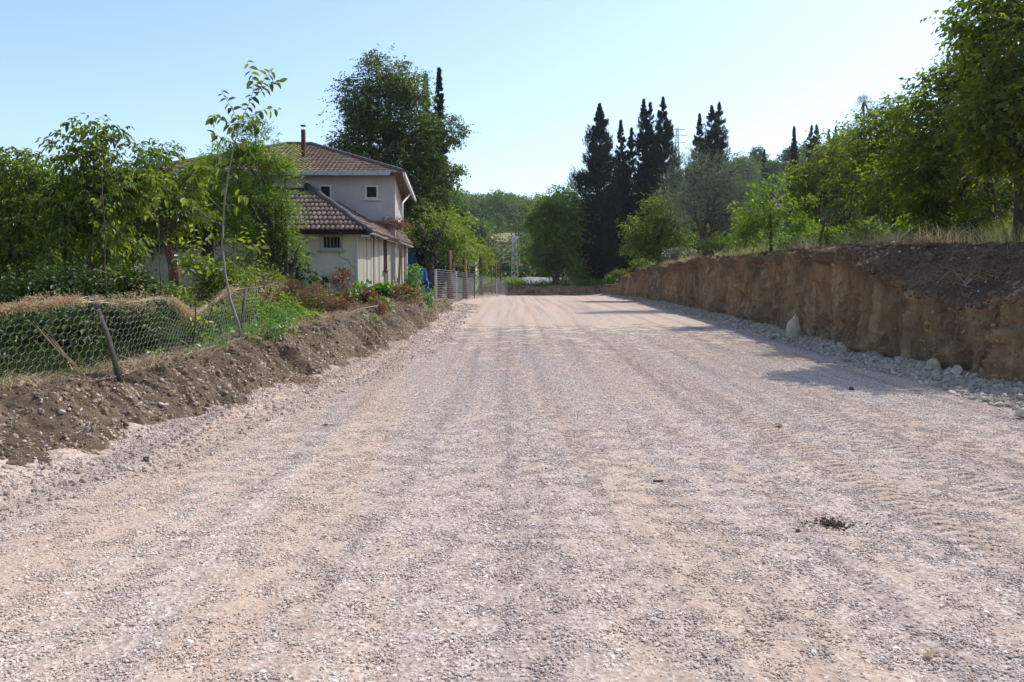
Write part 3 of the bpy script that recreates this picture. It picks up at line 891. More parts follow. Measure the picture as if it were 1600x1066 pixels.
# ---------------------------------------------------------------- left: orchard behind the hex wire fence
tree('cherry_tree', 'tall bushy tree rising highest behind the leaning wire fence post', 'tree', g(150, 14.5),
     [at(140, 400, 14.5), at(143, 330, 14.5), at(140, 290, 14.3)], .07,
     [blob(160, 222, 14.3, 32, 32), blob(130, 255, 14.5, 42, 38), blob(195, 255, 14.5, 42, 36), blob(105, 305, 14.5, 48, 42), blob(165, 305, 14.3, 50, 42),
      blob(215, 300, 14.6, 36, 36), blob(120, 365, 14.5, 52, 38), blob(185, 370, 14.5, 50, 36)],
     320, .115, 'leaf_walnut', k=5, rach=.26, droop=1.0, near=True, width=.42, clump=.24, ntw=50)
tree('cherry_tree', 'dense dark tree with drooping leaves at the left edge of the picture', 'tree', g(20, 15),
     [at(30, 400, 15), at(35, 330, 15)], .08,
     [blob(50, 262, 15, 42, 34), blob(8, 275, 15, 40, 40), blob(60, 320, 15, 48, 40), blob(5, 345, 15, 48, 46), blob(-50, 300, 15, 50, 60), blob(60, 385, 15, 50, 38),
      blob(-40, 400, 15, 60, 50), blob(5, 420, 15, 45, 34)],
     300, .11, 'leaf_walnut', k=5, rach=.26, droop=1.0, near=True, width=.40, clump=.25, ntw=50)
tree('cherry_tree', 'stout tree with a reddish leaning trunk between the sapling and the dense orchard trees', 'tree', g(277, 18.5),
     [at(272, 420, 18.5), at(262, 385, 18.4), at(252, 350, 18.3)], .17,
     [blob(250, 245, 18.5, 30, 26), blob(235, 290, 18.5, 42, 36), blob(285, 285, 18.5, 36, 34), blob(250, 340, 18.5, 50, 32), blob(205, 350, 18.5, 36, 40), blob(300, 335, 18.5, 30, 26)],
     330, .12, 'leaf_walnut', 'bark_red', k=5, rach=.28, droop=.8, width=.42, clump=.25, ntw=50)
tree('acacia_tree', 'airy bright yellow-green tree standing in front of the house', 'tree', g(440, 24.5),
     [at(437, 420, 24.5), at(432, 380, 24.5)], .11,
     [blob(400, 212, 24.5, 24, 26), blob(425, 245, 24.5, 38, 28), blob(390, 262, 24.5, 34, 32), blob(445, 285, 24.5, 36, 28), blob(400, 310, 24.5, 44, 34), blob(440, 330, 24.5, 26, 28),
      blob(365, 300, 24.5, 30, 36), blob(415, 362, 24.5, 46, 26), blob(445, 385, 24.5, 26, 22), blob(370, 375, 24.5, 40, 34), blob(395, 410, 24.5, 44, 22), blob(340, 265, 24.5, 26, 28), blob(375, 236, 24.5, 26, 18), blob(350, 240, 25, 18, 14), blob(318, 262, 26, 24, 22), blob(405, 238, 25, 18, 16), blob(330, 320, 24.5, 26, 34), blob(462, 395, 24.5, 12, 14)],
     330, .10, 'leaf_bright', k=6, rach=.26, droop=.2, width=.42, clump=.25, ntw=90,
     stems=[at(450, 300, 24.5), at(405, 260, 24.5), at(375, 290, 24.5), at(470, 380, 24.3)])
tree('dark_bush', 'dark leafy bush between the bright tree and the pale annex wall', 'shrub', g(455, 27.5),
     [at(456, 420, 27.5)], .04, [blob(462, 405, 27.5, 14, 14), blob(455, 428, 27.5, 16, 14), blob(475, 432, 27.5, 8, 8)], 220, .2, 'leaf_dark', k=4, rach=.3, width=.7)
tree('fig_bush', 'small dark fig bush against the pale annex wall under the barred window', 'shrub', g(494, 28.6),
     [at(494, 438, 28.6)], .02, [blob(494, 434, 28.6, 11, 7)], 110, .2, 'leaf_dark', k=4, rach=.2, width=.9, ntw=6)
# undergrowth behind the fence: shrubs one can tell from each other
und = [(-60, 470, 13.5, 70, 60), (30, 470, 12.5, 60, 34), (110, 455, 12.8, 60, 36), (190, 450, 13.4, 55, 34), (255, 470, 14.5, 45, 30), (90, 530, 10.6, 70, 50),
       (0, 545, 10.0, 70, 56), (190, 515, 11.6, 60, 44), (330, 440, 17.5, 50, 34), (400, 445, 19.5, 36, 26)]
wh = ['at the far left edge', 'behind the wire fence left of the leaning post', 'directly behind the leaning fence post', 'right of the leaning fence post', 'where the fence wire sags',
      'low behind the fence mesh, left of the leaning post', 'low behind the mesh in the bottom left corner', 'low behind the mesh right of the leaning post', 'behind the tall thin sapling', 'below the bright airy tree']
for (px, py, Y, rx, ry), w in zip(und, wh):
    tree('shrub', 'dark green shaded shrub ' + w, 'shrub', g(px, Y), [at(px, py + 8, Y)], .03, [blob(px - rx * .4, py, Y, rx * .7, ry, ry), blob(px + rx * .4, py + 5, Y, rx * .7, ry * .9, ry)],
         800, .10, 'leaf_dark' if Y < 14 else 'leaf_walnut', k=4, rach=.22, droop=.5, width=.5, clump=.3, group='undergrowth behind the wire fence')  # nearer shrubs take a darker leaf colour that stands in for shade
# taller background trees that close the view left of the house
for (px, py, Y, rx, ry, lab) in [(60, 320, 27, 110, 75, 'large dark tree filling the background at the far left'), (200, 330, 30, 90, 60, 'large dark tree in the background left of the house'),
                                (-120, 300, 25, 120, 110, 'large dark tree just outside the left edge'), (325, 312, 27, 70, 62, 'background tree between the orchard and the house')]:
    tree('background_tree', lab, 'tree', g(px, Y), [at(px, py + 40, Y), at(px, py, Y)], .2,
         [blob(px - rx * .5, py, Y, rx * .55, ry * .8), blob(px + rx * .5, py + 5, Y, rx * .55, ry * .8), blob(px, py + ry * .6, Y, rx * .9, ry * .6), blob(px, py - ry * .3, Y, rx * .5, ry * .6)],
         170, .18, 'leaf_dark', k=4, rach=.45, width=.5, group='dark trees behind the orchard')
# ---------------------------------------------------------------- house
t = NT('plaster_grey')
n = t.noise(t.pos((1, 1, .5)), 1.4, 6, .65); n2 = t.noise(t.pos(), 22, 4, .6); n3 = t.noise(t.pos((3, 3, .35)), 2.2, 4, .6)
c = t.ramp(n, [(.3, (.41, .36, .345)), (.7, (.51, .45, .425))]); c = t.mix(t.ramp(n2, [(.4, 0), (.9, .3)]), c, (.36, .33, .33))
c = t.mix(t.ramp(n3, [(.55, 0), (.75, .35)]), c, (.33, .30, .29))
M['plaster_grey'] = t.pbsdf(c, .95, .1, t.bump(n2, .3, .01))
t = NT('plaster_cream')
n = t.noise(t.pos((1, 1, .5)), 1.3, 6, .65); n2 = t.noise(t.pos(), 16, 5, .65)
zz = t.node('ShaderNodeSeparateXYZ'); t.link(t.pos(), zz.inputs[0])
c = t.ramp(n, [(.3, (.60, .52, .40)), (.7, (.72, .645, .51))]); c = t.mix(t.ramp(n2, [(.45, 0), (.8, .4)]), c, (.42, .37, .29))
mr = t.node('ShaderNodeMapRange'); mr.inputs[1].default_value = 1.3; mr.inputs[2].default_value = 2.3; mr.inputs[3].default_value = 1; mr.inputs[4].default_value = 0
t.link(zz.outputs[2], mr.inputs[0])
c = t.mix(t.mix(1.0, mr.outputs[0], t.ramp(n, [(.3, .2), (.6, .9)]), 'MULTIPLY'), c, (.34, .30, .24))   # rising damp stain
M['plaster_cream'] = t.pbsdf(c, .95, .1, t.bump(n2, .35, .01))
M['white_trim'] = plain('white_trim', (.66, .65, .62), (.50, .48, .45), 12, bump=.2)
M['grey_metal'] = plain('galvanised_metal', (.42, .43, .44), (.34, .34, .35), 9, .5, .5, .1, var=.2)
M['dark'] = plain('gap_shade', (.012, .012, .014), (.02, .02, .02), 3, bump=0)  # near-black colour standing in for shade behind the annex boards
M['soffit'] = plain('soffit_boards', (.13, .09, .07), (.08, .055, .045), 6)
M['rusty'] = plain('rusty_iron', (.14, .09, .07), (.22, .12, .07), 14, bump=.4)
M['plank'] = plain('weathered_plank', (.58, .53, .45), (.42, .37, .30), 2.5, vs=(5, 5, .5), bump=.5, var=.35)
M['plank_brown'] = plain('brown_plank', (.22, .14, .10), (.13, .08, .06), 3, vs=(5, 5, .5), bump=.5, var=.3)
M['tile_brown'] = plain('aged_clay_tile', (.30, .20, .155), (.19, .135, .11), 5, bump=.4, var=.45)
M['tile_dark'] = plain('mossy_ridge_mortar', (.12, .105, .10), (.075, .065, .062), 7, bump=.6)
M['tile_upper'] = plain('upper_clay_tile', (.40, .255, .165), (.19, .13, .095), 3, bump=.3, var=.4)
M['brick_red'] = plain('chimney_red', (.11, .050, .04), (.07, .03, .025), 8)
M['glass_dark'] = plain('window_glass_dark', (.010, .010, .012), (.016, .016, .016), 2, .35, .15, 0)

def quad_obj(name, pts, mat, parent, thick=.12, nrm=None):
    """a slab: polygon pts extruded by thick against its normal"""
    P = [Vector(p) for p in pts]
    n = (P[1] - P[0]).cross(P[2] - P[0]).normalized()
    if nrm is not None and n.dot(Vector(nrm)) < 0: P = P[::-1]; n = -n
    k = len(P); V = [tuple(p) for p in P] + [tuple(p - n * thick) for p in P]
    F = [tuple(range(k)), tuple(range(2 * k - 1, k - 1, -1))] + [(i, i + k, (i + 1) % k + k, (i + 1) % k) for i in range(k)]
    mb = MB(); mb.add(V, F); return mb.build(name, mat, parent)

def wall_with_holes(name, A, B, z0, z1, holes, mat, parent, thick=.22, inward=(0, 1, 0)):
    """vertical wall from A to B (xy) with rectangular holes (u0,u1,z0,z1), real reveals"""
    A = Vector((A[0], A[1], 0)); B = Vector((B[0], B[1], 0)); L = (B - A).length; d = (B - A) / L
    us = sorted({0, L} | {h[0] for h in holes} | {h[1] for h in holes}); zs = sorted({z0, z1} | {h[2] for h in holes} | {h[3] for h in holes})
    inw = Vector(inward); mb = MB()
    def solid(i, j):
        if i < 0 or j < 0 or i >= len(us) - 1 or j >= len(zs) - 1: return False
        uc, zc = (us[i] + us[i + 1]) / 2, (zs[j] + zs[j + 1]) / 2
        return not any(h[0] < uc < h[1] and h[2] < zc < h[3] for h in holes)
    def pt(u, z, k): p = A + d * u + inw * (thick * k); return (p.x, p.y, z)
    for i in range(len(us) - 1):
        for j in range(len(zs) - 1):
            if not solid(i, j): continue
            a, b, c_, e = us[i], us[i + 1], zs[j], zs[j + 1]
            mb.add([pt(a, c_, 0), pt(b, c_, 0), pt(b, e, 0), pt(a, e, 0)], [(0, 1, 2, 3)])
            mb.add([pt(a, c_, 1), pt(b, c_, 1), pt(b, e, 1), pt(a, e, 1)], [(3, 2, 1, 0)])
            for (ii, jj, q) in ((i - 1, j, [(a, c_), (a, e)]), (i + 1, j, [(b, c_), (b, e)]), (i, j - 1, [(a, c_), (b, c_)]), (i, j + 1, [(a, e), (b, e)])):
                if not solid(ii, jj):
                    mb.add([pt(*q[0], 0), pt(*q[1], 0), pt(*q[1], 1), pt(*q[0], 1)], [(0, 1, 2, 3)])
    return mb.build(name, mat, parent)

YU = 34.5
hb = Vector((-9.5, 38, 1.2))
house = empty('old_house', (0, 0, 0)); tag(house, 'old two-storey plastered house with hipped tile roof and small square windows', 'house')
B0 = Vector((at(617, 300, YU).x, YU, 0)); B1 = Vector((at(628, 300, 43.5).x, 43.5, 0)); BL = Vector((-14.2, 34.1, 0)); BLb = Vector((-14.6, 43.5, 0))
zE = at(600, 271, YU - .5).z
wd = (B0 - BL).normalized()
def uu(px): return (at(px, 300, YU).x - BL.x) / wd.x
z_w1, z_w0 = at(500, 292, YU).z, at(500, 309, YU).z
hol = [(uu(573), uu(589), z_w0, z_w1), (uu(502), uu(517), z_w0, z_w1), (uu(430), uu(445), z_w0, z_w1)]
wall_with_holes('wall', BL, B0, .8, zE, hol, M['plaster_grey'], house)
wall_with_holes('wall', B0 + Vector((0, .004, 0)), B1, .8, zE, [], M['plaster_grey'], house, inward=(-1, 0, 0))
wall_with_holes('wall', BL, BLb, .8, zE, [], M['plaster_grey'], house, inward=(1, 0, 0))
wall_with_holes('wall', BLb, B1, .8, zE, [], M['plaster_grey'], house, inward=(0, -1, 0))
for (u0, u1, a, b_) in hol:
    x0 = BL.x + wd.x * u0; x1 = BL.x + wd.x * u1; yf = BL.y + wd.y * (u0 + u1) / 2
    mb = MB(); w = .07
    for cc, ss in [(((x0 + x1) / 2, yf - .012, b_ + w / 2 - .01), (x1 - x0 + 2 * w, .07, w)), (((x0 + x1) / 2, yf - .012, a - w / 2 + .01), (x1 - x0 + 2 * w, .07, w)),
                   ((x0 - w / 2 + .01, yf - .012, (a + b_) / 2), (w, .066, b_ - a - .02)), ((x1 + w / 2 - .01, yf - .012, (a + b_) / 2), (w, .066, b_ - a - .02))]:
        mb.box(cc, ss)
    fr = mb.build('window_frame', M['white_trim'], house)
    MB().box(((x0 + x1) / 2, yf - .05, a - w - .03), (x1 - x0 + .26, .16, .05)).build('sill', M['white_trim'], fr)
    MB().box(((x0 + x1) / 2, yf + .15, (a + b_) / 2), (x1 - x0 - .004, .02, b_ - a - .004)).build('pane', M['glass_dark'], fr)
# hipped roof with real rows of tile barrels
ov = .5
e0 = Vector((at(629, 270, 33.9).x, 33.9, zE)); e1 = Vector((e0.x - .75, 44.2, zE)); eL = Vector((-14.9, 33.5, zE)); eLb = Vector((-15.2, 44.2, zE))
rz_ = zE + 1.95
r0 = Vector((-9.3, 39.0, rz_)); r1 = Vector((-10.4, 39.0, rz_))

def tile_slope(E0, E1, T0, T1, exposure, wave, mat, amp=.04, step=.045, jit=.006):
    """corrugated stepped surface over quad/triangle E0-E1 (eave) to T0-T1 (ridge). Returns V,F,r"""
    E0, E1, T0, T1 = [np.array(p, float) for p in (E0, E1, T0, T1)]
    n = np.cross(E1 - E0, T0 - E0); n /= np.linalg.norm(n)
    if n[2] < 0: n = -n
    hgt = np.linalg.norm(((T0 + T1) / 2) - ((E0 + E1) / 2))
    rows = max(2, int(round(hgt / exposure)))
    V = []; F = []; Rr = []; o = 0
    ax = (E1 - E0) / np.linalg.norm(E1 - E0)
    for i in range(rows):
        a, b = i / rows, min(1, (i + 1) / rows + .10 / rows)
        La, Lb = E0 + (T0 - E0) * a, E0 + (T0 - E0) * b
        Ra, Rb = E1 + (T1 - E1) * a, E1 + (T1 - E1) * b
        u0 = np.dot(La - E0, ax); u1 = np.dot(Ra - E0, ax)
        m = max(2, int((u1 - u0) / wave * 6))
        uu_ = np.linspace(0, 1, m + 1)
        ph = (u0 + (u1 - u0) * uu_) / wave
        w = np.abs(np.sin(ph * np.pi)) * amp
        tid = np.floor(ph).astype(int); rj = np.array([hash((int(k), i)) % 1000 / 1000 for k in tid])
        pa = La + (Ra - La) * uu_[:, None] + n * (w + step + rj * jit)[:, None]
        pb = Lb + (Rb - Lb) * uu_[:, None] + n * (w + .0 + rj * jit)[:, None]
        pc = pa - n * (step + .02)
        k = len(uu_)
        V += [pc, pa, pb]; Rr += [rj, rj, rj]
        for r_ in (0, 1):
            idx = np.arange(k - 1) + o + r_ * k
            F.append(np.stack([idx, idx + 1, idx + k + 1, idx + k], -1))
        o += 3 * k
    return np.concatenate(V), np.concatenate(F), np.concatenate(Rr)
parts = [tile_slope(eL, e0, r1, r0, .33, .2, None), tile_slope(e0, e1, r0, r0, .33, .2, None), tile_slope(e1, eLb, r0, r1, .33, .2, None), tile_slope(eLb, eL, r1, r1, .33, .2, None)]
V, F, r = join(parts)
roof = link('roof', np_mesh('roof', V, F, M['tile_upper'], r), house); roof['kind'] = 'stuff'
base_roof = MB(); V = [tuple(p) for p in (eL, e0, e1, eLb, r0, r1)]
base_roof.add(V, [(0, 1, 4, 5), (1, 2, 4), (2, 3, 5, 4), (3, 0, 5)])
base_roof.build('roof_boarding', M['soffit'], house)
quad_obj('soffit', [eL - Vector((0, 0, .012)), e0 - Vector((0, 0, .012)), e1 - Vector((0, 0, .012)), eLb - Vector((0, 0, .012))], M['soffit'], house, .03, (0, 0, 1))
def ridge(a, b, mat, parent, r=.10, seg=.4, squash=1):
    a, b = Vector(a), Vector(b); n = max(2, int((b - a).length / seg))
    mb = MB()
    for i in range(n):
        p = a.lerp(b, i / n); q = a.lerp(b, (i + 1.12) / n)
        mb.tube([p + Vector((0, 0, random.uniform(-.01, .01))), q + Vector((0, 0, .03 + random.uniform(-.01, .015)))], [r * 1.12, r * .92], 8)
    return mb.build('ridge_tiles', mat, parent)
ridge(e0 + Vector((0, 0, .06)), r0 + Vector((0, 0, .06)), M['tile_dark'], house)
ridge(r0 + Vector((0, 0, .06)), r1 + Vector((0, 0, .06)), M['tile_dark'], house)
ridge(r1 + Vector((0, 0, .06)), eL + Vector((0, 0, .06)), M['tile_dark'], house)
# gutters: front pieces each a part
gx = np.arange(eL.x, e0.x, .5)
for i in range(len(gx) - 1):
    o = MB().box(((gx[i] + gx[i + 1]) / 2, np.interp((gx[i] + gx[i + 1]) / 2, [eL.x, e0.x], [eL.y, e0.y]) - .07, zE - .03 + random.uniform(-.008, .008)), (.485, .11, .16)).build('gutter', M['grey_metal'], house)
n = 18
for i in range(n):
    p = e0.lerp(e1, (i + .02) / n) + Vector((.06, 0, -.03)); q = e0.lerp(e1, (i + .97) / n) + Vector((.06, 0, -.03 + random.uniform(-.01, .01)))
    MB().beam(p, q, .11, .15).build('gutter', M['white_trim'], house)
# downpipe at the far side wall
dpx = at(627, 330, 37.5).x
MB().tube([e0.lerp(e1, .62) + Vector((.03, 0, -.08)), e0.lerp(e1, .42) + Vector((-.25, 0, -.75)), Vector((B0.x - .22 + .12, 37.6, zE - 1.0)), Vector((B0.x - .22 + .12, 37.6, 2.8))], .04, 8).build('downpipe', M['white_trim'], house, True)
c = at(474, 215, 36.5)
ch = MB().box((c.x, 36.5, c.z - .52), (.15, .2, 1.7)).build('chimney', M['brick_red'], house)
MB().box((c.x, 36.5, at(474, 196, 36.5).z - .02), (.19, .22, .05)).build('chimney_cap', M['tile_dark'], ch)

# annex (one-storey wing) ------------------------------------------------
annex = empty('house_annex', (0, 0, 0)); tag(annex, 'single-storey cream annex with barred window and sagging tile roof in front of the house', 'annex')
A0 = Vector((at(557, 400, 30).x, 30, 0)); A1 = Vector((at(633, 400, 36.8).x, 36.8, 0)); AL = Vector((-13.2, 29.9, 0))
zA = at(560, 362, 29.6).z
wa = (A0 - AL).normalized()
def ua(px): return (at(px, 380, 30).x - AL.x) / wa.x
wz1, wz0 = at(518, 370, 30).z, at(518, 388, 30).z
hol = [(ua(505), ua(532), wz0, wz1)]
wall_with_holes('wall', AL, A0, .6, zA + .02, hol, M['plaster_cream'], annex)
x0, x1 = at(505, 380, 30).x, at(532, 380, 30).x
mb = MB(); w = .085
for cc, ss in [(((x0 + x1) / 2, 29.97, wz1 + w / 2 - .012), (x1 - x0 + 2 * w + .06, .09, w)), (((x0 + x1) / 2, 29.97, wz0 - w / 2 + .012), (x1 - x0 + 2 * w + .02, .09, w)),
               ((x0 - w / 2 + .012, 29.972, (wz0 + wz1) / 2), (w, .08, wz1 - wz0 - .03)), ((x1 + w / 2 - .012, 29.972, (wz0 + wz1) / 2), (w, .08, wz1 - wz0 - .03))]:
    mb.box(cc, ss)
wf = mb.build('window_frame', M['plank'], annex)
MB().box(((x0 + x1) / 2, 29.96, wz0 - w - .02), (x1 - x0 + .34, .14, .05)).build('sill', M['plank'], wf)
MB().box(((x0 + x1) / 2, 30.15, (wz0 + wz1) / 2), (x1 - x0 - .006, .02, wz1 - wz0 - .006)).build('pane', M['glass_dark'], wf)
for k in range(4):
    xx = x0 + (x1 - x0) * (k + 1) / 5
    MB().beam((xx, 30.03, wz0), (xx, 30.03, wz1), .022).build('bar', M['plank'], wf)
# crack in the plaster
cr = [at(530, 392, 29.985), at(531, 402, 29.985), at(543, 406, 29.985), at(548, 414, 29.985), at(553, 419, 29.985)]
MB().tube(cr, .006, 4).build('plaster_crack', M['soffit'], annex)
MB().beam((A0.x + .02, 29.985, .8), (A0.x + .02, 29.985, zA), .07, .05).build('corner_board', M['white_trim'], annex)
# side towards the road: panels and boards, a dark slit opening
sd_ = (A1 - A0); SL = sd_.length; sdn = sd_ / SL; sn_ = Vector((sdn.y, -sdn.x, 0))
MB().beam(A0 + Vector((-.28, .3, 2.2)), A1 + Vector((-.28, 0, 2.2)), .1, 2.9).build('wall', M['dark'], annex)  # near-black backing slab, paints the shade seen between the boards
zt_ = zA - .02
bpos = 0.03; i = 0; random.seed(9)
while bpos < SL - .1:
    w_ = random.choice([.16, .18, .2]) if bpos > 1.5 else .19
    f = bpos / SL
    slit = .47 < f < .56; gap2 = .26 < f < .29
    p = A0 + sdn * (bpos + w_ / 2)
    if slit:
        MB().beam((p.x, p.y, .8), (p.x, p.y, 2.25), w_ * .97, .05, (0, 1, 0)).build('plank', M['plank'], annex)
        MB().beam((p.x - .05, p.y, 2.25), (p.x - .05, p.y, zt_), w_ * .97, .04, (0, 1, 0)).build('plank', M['plank_brown'], annex)
    else:
        top = zt_ - (random.uniform(0, .04))
        mat = M['plank_brown'] if (gap2 or f > .80 and i % 2) else M['plank']
        dd = random.uniform(-.012, .012)
        mb = MB()
        mb.box((p.x + dd, p.y, (.8 + top) / 2), (.045, w_ * .985, top - .8), rot=-math.atan2(sdn.x, sdn.y))
        mb.build('plank', mat, annex)
    bpos += w_ + .004; i += 1
MB().box((A0.x + sdn.x * SL * .52 + .08, A0.y + sdn.y * SL * .52, 2.3), (.10, .7, .06)).build('ledge', M['plank_brown'], annex)
pp = A0 + sdn * SL * .98 + sn_ * .08
MB().tube([(pp.x, pp.y, .8), (pp.x + .02, pp.y, zt_ - .1)], .05, 6).build('downpipe', M['white_trim'], annex)
pp = A0 + sdn * SL * .72 + sn_ * .35
MB().beam((pp.x, pp.y - .3, zt_ - .05), (pp.x - .25, pp.y + .9, 1.5), .09).build('brace', M['bark_pale'], annex)
# roof
E0 = Vector((at(576, 362, 29.6).x, 29.6, zA)); E1 = Vector((at(644, 384, 37.4).x, 37.4, zA - .10)); EL = Vector((-13.4, 29.5, zA))
Hh = Vector((at(478, 292, 34.4).x, 34.4, at(478, 292, 34.4).z)); HL = Vector((-13.4, 34.4, Hh.z))
S1 = Vector((B0.x - .25, 37.4, at(622, 352, 36).z))
mb = MB(); dz = Vector((0, 0, .02))
mb.add([tuple(p - dz) for p in (EL, E0, Hh, HL)], [(0, 1, 2, 3)]); mb.add([tuple(p - dz) for p in (E0, E1, S1, Hh)], [(0, 1, 2), (0, 2, 3)])
mb.add([tuple(p - dz * 5) for p in (EL, E0, Hh, HL)], [(3, 2, 1, 0)]); mb.add([tuple(p - dz * 5) for p in (E0, E1, S1, Hh)], [(2, 1, 0), (3, 2, 0)])
mb.build('roof_boarding', M['soffit'], annex)
# front tiles one by one
nv = (E0 - EL).cross(Hh - E0).normalized()
if nv.z < 0: nv = -nv
ax = (E0 - EL).normalized(); sl_dir = nv.cross(ax).normalized()
if sl_dir.z < 0: sl_dir = -sl_dir
slopeL = (HL - EL).dot(sl_dir)
tw, tl = .172, .50
def tile_mesh(i):
    V = []; F = []
    for j, y in enumerate((0, tl * 1.08)):
        for k in range(7):
            a = math.pi * k / 6
            V.append(((-math.cos(a)) * tw * .47, y, math.sin(a) * .065 + (.055 if j == 0 else .0)))
    for k in range(7): V.append(((-math.cos(math.pi * k / 6)) * tw * .47, 0.0, max(0, math.sin(math.pi * k / 6) * .065 - .02) + .03))
    for k in range(6): F.append((k, k + 1, k + 8, k + 7)); F.append((14 + k, 15 + k, k + 1, k))
    return np_mesh('roof_tile', np.array(V), np.array(F), M['tile_brown'], np.full(21, i / 5.0), True)
tms = [tile_mesh(i) for i in range(6)]
Rm = Matrix((ax, sl_dir, nv)).transposed().to_4x4()
cnt = 0
rowi = 0
while rowi * tl < slopeL - .2:
    s_ = rowi * tl
    xr_ = E0.x + (Hh.x - E0.x) * (s_ / slopeL) - .14
    x = xr_ - (rowi % 2) * .0
    while x > -12.2 and cnt < 298:
        o = bpy.data.objects.new('roof_tile', random.choice(tms)); col.objects.link(o); o.parent = annex
        p = Vector((x, EL.y + (x - EL.x) * ax.y / ax.x, EL.z)) + sl_dir * s_
        o.matrix_local = Matrix.Translation(p + nv * (.01 + random.uniform(0, .008))) @ Rm @ Matrix.Rotation(random.uniform(-.03, .03), 4, 'Z')
        x -= tw; cnt += 1
    rowi += 1
V, F, r = tile_slope(E0, E1, Hh, S1, .4, .19, None, .045, .05, .02)
o = link('side_tiles', np_mesh('side_tiles', V, F, M['tile_brown'], r), annex); o['kind'] = 'stuff'
# hip mortar band
mb = MB(); pts = [E0.lerp(Hh, k / 9) + Vector((random.uniform(-.03, .03), 0, .07 + random.uniform(-.02, .03))) for k in range(10)]
mb.tube([pts[0] + Vector((.12, -.18, -.06))] + pts, [.09, .12, .13, .12, .14, .12, .13, .12, .13, .12, .11], 8)
mb.build('hip_ridge', M['tile_dark'], annex, True)
for k in range(5):
    p = A0 + Vector((-.5 - k * 1.55, -.14, zA - .07)); MB().box(p, (.09, .5, .09)).build('rafter_end', M['soffit'], annex)
# ragged eave poles on the road side
mb = MB(); mb.tube(wiggle(E0 + Vector((.02, 0, -.06)), E1 + Vector((.02, 0, -.06)), 8, .01), .05, 6); mb.build('eave_pole', M['bark_pale'], annex)
MB().box(E0 + Vector((-.1, -.05, -.16)), (.32, .1, .07), .3).build('broken_gutter', M['grey_metal'], annex)

# shed with tiles and tarp ------------------------------------------------
M['tarp'] = plain('blue_tarp', (.03, .13, .36), (.05, .2, .48), 4, .5, .4, .6, dist=.04)
shed = empty('tile_shed', at(650, 455, 43)); tag(shed, 'low shed with a small tile roof between the annex and the ivy trunk', 'shed')
sx0, sx1 = at(634, 430, 43).x, at(657, 430, 43).x; zt0 = at(650, 434, 42.6).z; zt1 = at(650, 416, 44).z
V, F, r = tile_slope((sx0, 42.6, zt0), (sx1, 42.6, zt0), (sx0, 44, zt1), (sx1, 44, zt1), .33, .17, None, .04, .05)
so_ = link('roof', np_mesh('roof', V - np.array(shed.location), F, M['tile_brown'], r), shed); so_['kind'] = 'stuff'
mb = MB(); mb.box(((sx0 + sx1) / 2, 43.6, (1.0 + zt0) / 2 - .02), (sx1 - sx0 - .1, 1.6, zt0 - 1.04)); mb.build('wall', M['plank_brown'], shed, origin=shed.location)
def sheet(name, lab, c, w, h, mat, seed, lean=.3):
    u = np.linspace(-.5, .5, 18); v = np.linspace(0, 1, 18); U, W = np.meshgrid(u, v)
    dep = np.sin(U * 22 + seed) * .06 + fbm(U * 4 + seed, W * 3, 0, 3, seed) * .12
    X = c[0] + U * w * (1 - .25 * W) + fbm(U * 3, W * 3, 0, 2, seed + 3) * .08; Yy = c[1] + dep + W * lean; Z = c[2] + W * h + fbm(U * 2, W * 2, 0, 2, seed + 5) * .1
    o = grid(name, np.stack([X, Yy, Z], -1), mat, kind=None)
    m = o.modifiers.new('thickness', 'SOLIDIFY'); m.thickness = .01
    tag(o, lab, 'tarp'); return o
p = at(658, 457, 42.2)
sheet('blue_tarp', 'crumpled blue tarpaulin with a white edge leaning beside the ivy trunk', (p.x, 42.2, p.z - .2), .85, 1.5, M['tarp'], 3, .2)
p = at(641, 412, 43.8)
sheet('blue_tarp', 'blue tarpaulin patch hanging under the annex eave', (p.x, 43.8, p.z - .3), .7, .85, M['tarp'], 8, .1)
p0 = at(645, 438, 42.0); p1 = at(661, 457, 42.0)
tag(MB().beam(p0, p1, .05).build('tarp_pole', M['white_trim'], None), 'white pole lying slanted across the lower blue tarpaulin', 'pole')

# far yellow house
M['plaster_yellow'] = plain('pale_yellow_plaster', (.62, .56, .36), (.52, .47, .31), 2)
fh = empty('yellow_house', at(728, 440, 70)); tag(fh, 'pale yellow house with a dark sloping roof beyond the wire fence', 'house')
a0 = at(716, 440, 68).x; a1 = at(744, 440, 70).x; zt2 = at(730, 384, 69).z
mb = MB(); mb.box(((a0 + a1) / 2 - 1.5, 72, (1 + zt2) / 2), (a1 - a0 + 3, 6, zt2 - 1)); mb.build('wall', M['plaster_yellow'], fh, origin=fh.location)
rp = [Vector((a1 - 6.5, 68.6, at(700, 372, 68.6).z)), Vector((a1 - .9, 68.6, at(732, 372, 68.6).z)), Vector((a1 + .45, 68.6, at(751, 388, 68.6).z)), Vector((a1 + .45, 75.6, at(751, 388, 68.6).z)), Vector((a1 - .9, 75.6, at(732, 372, 68.6).z)), Vector((a1 - 6.5, 75.6, at(700, 372, 68.6).z))]
mb = MB(); up_ = Vector((0, 0, .22))
mb.add([tuple(q) for q in rp] + [tuple(q + up_) for q in rp], [(0, 1, 4, 5), (1, 2, 3, 4), (11, 10, 7, 6), (10, 9, 8, 7), (6, 7, 1, 0), (7, 8, 2, 1), (8, 9, 3, 2), (9, 10, 4, 3), (10, 11, 5, 4), (11, 6, 0, 5)])
mb.build('roof', M['tile_dark'], fh, origin=fh.location)
for px in (717, 736):
    p = at(px, 425, 68.9); f = MB().box((p.x, 68.97, p.z), (.75, .08, 1.1)).build('window_frame', M['white_trim'], fh, origin=fh.location)
    MB().box((p.x, 68.94, p.z), (.6, .06, .95)).build('pane', M['glass_dark'], f, origin=fh.location)

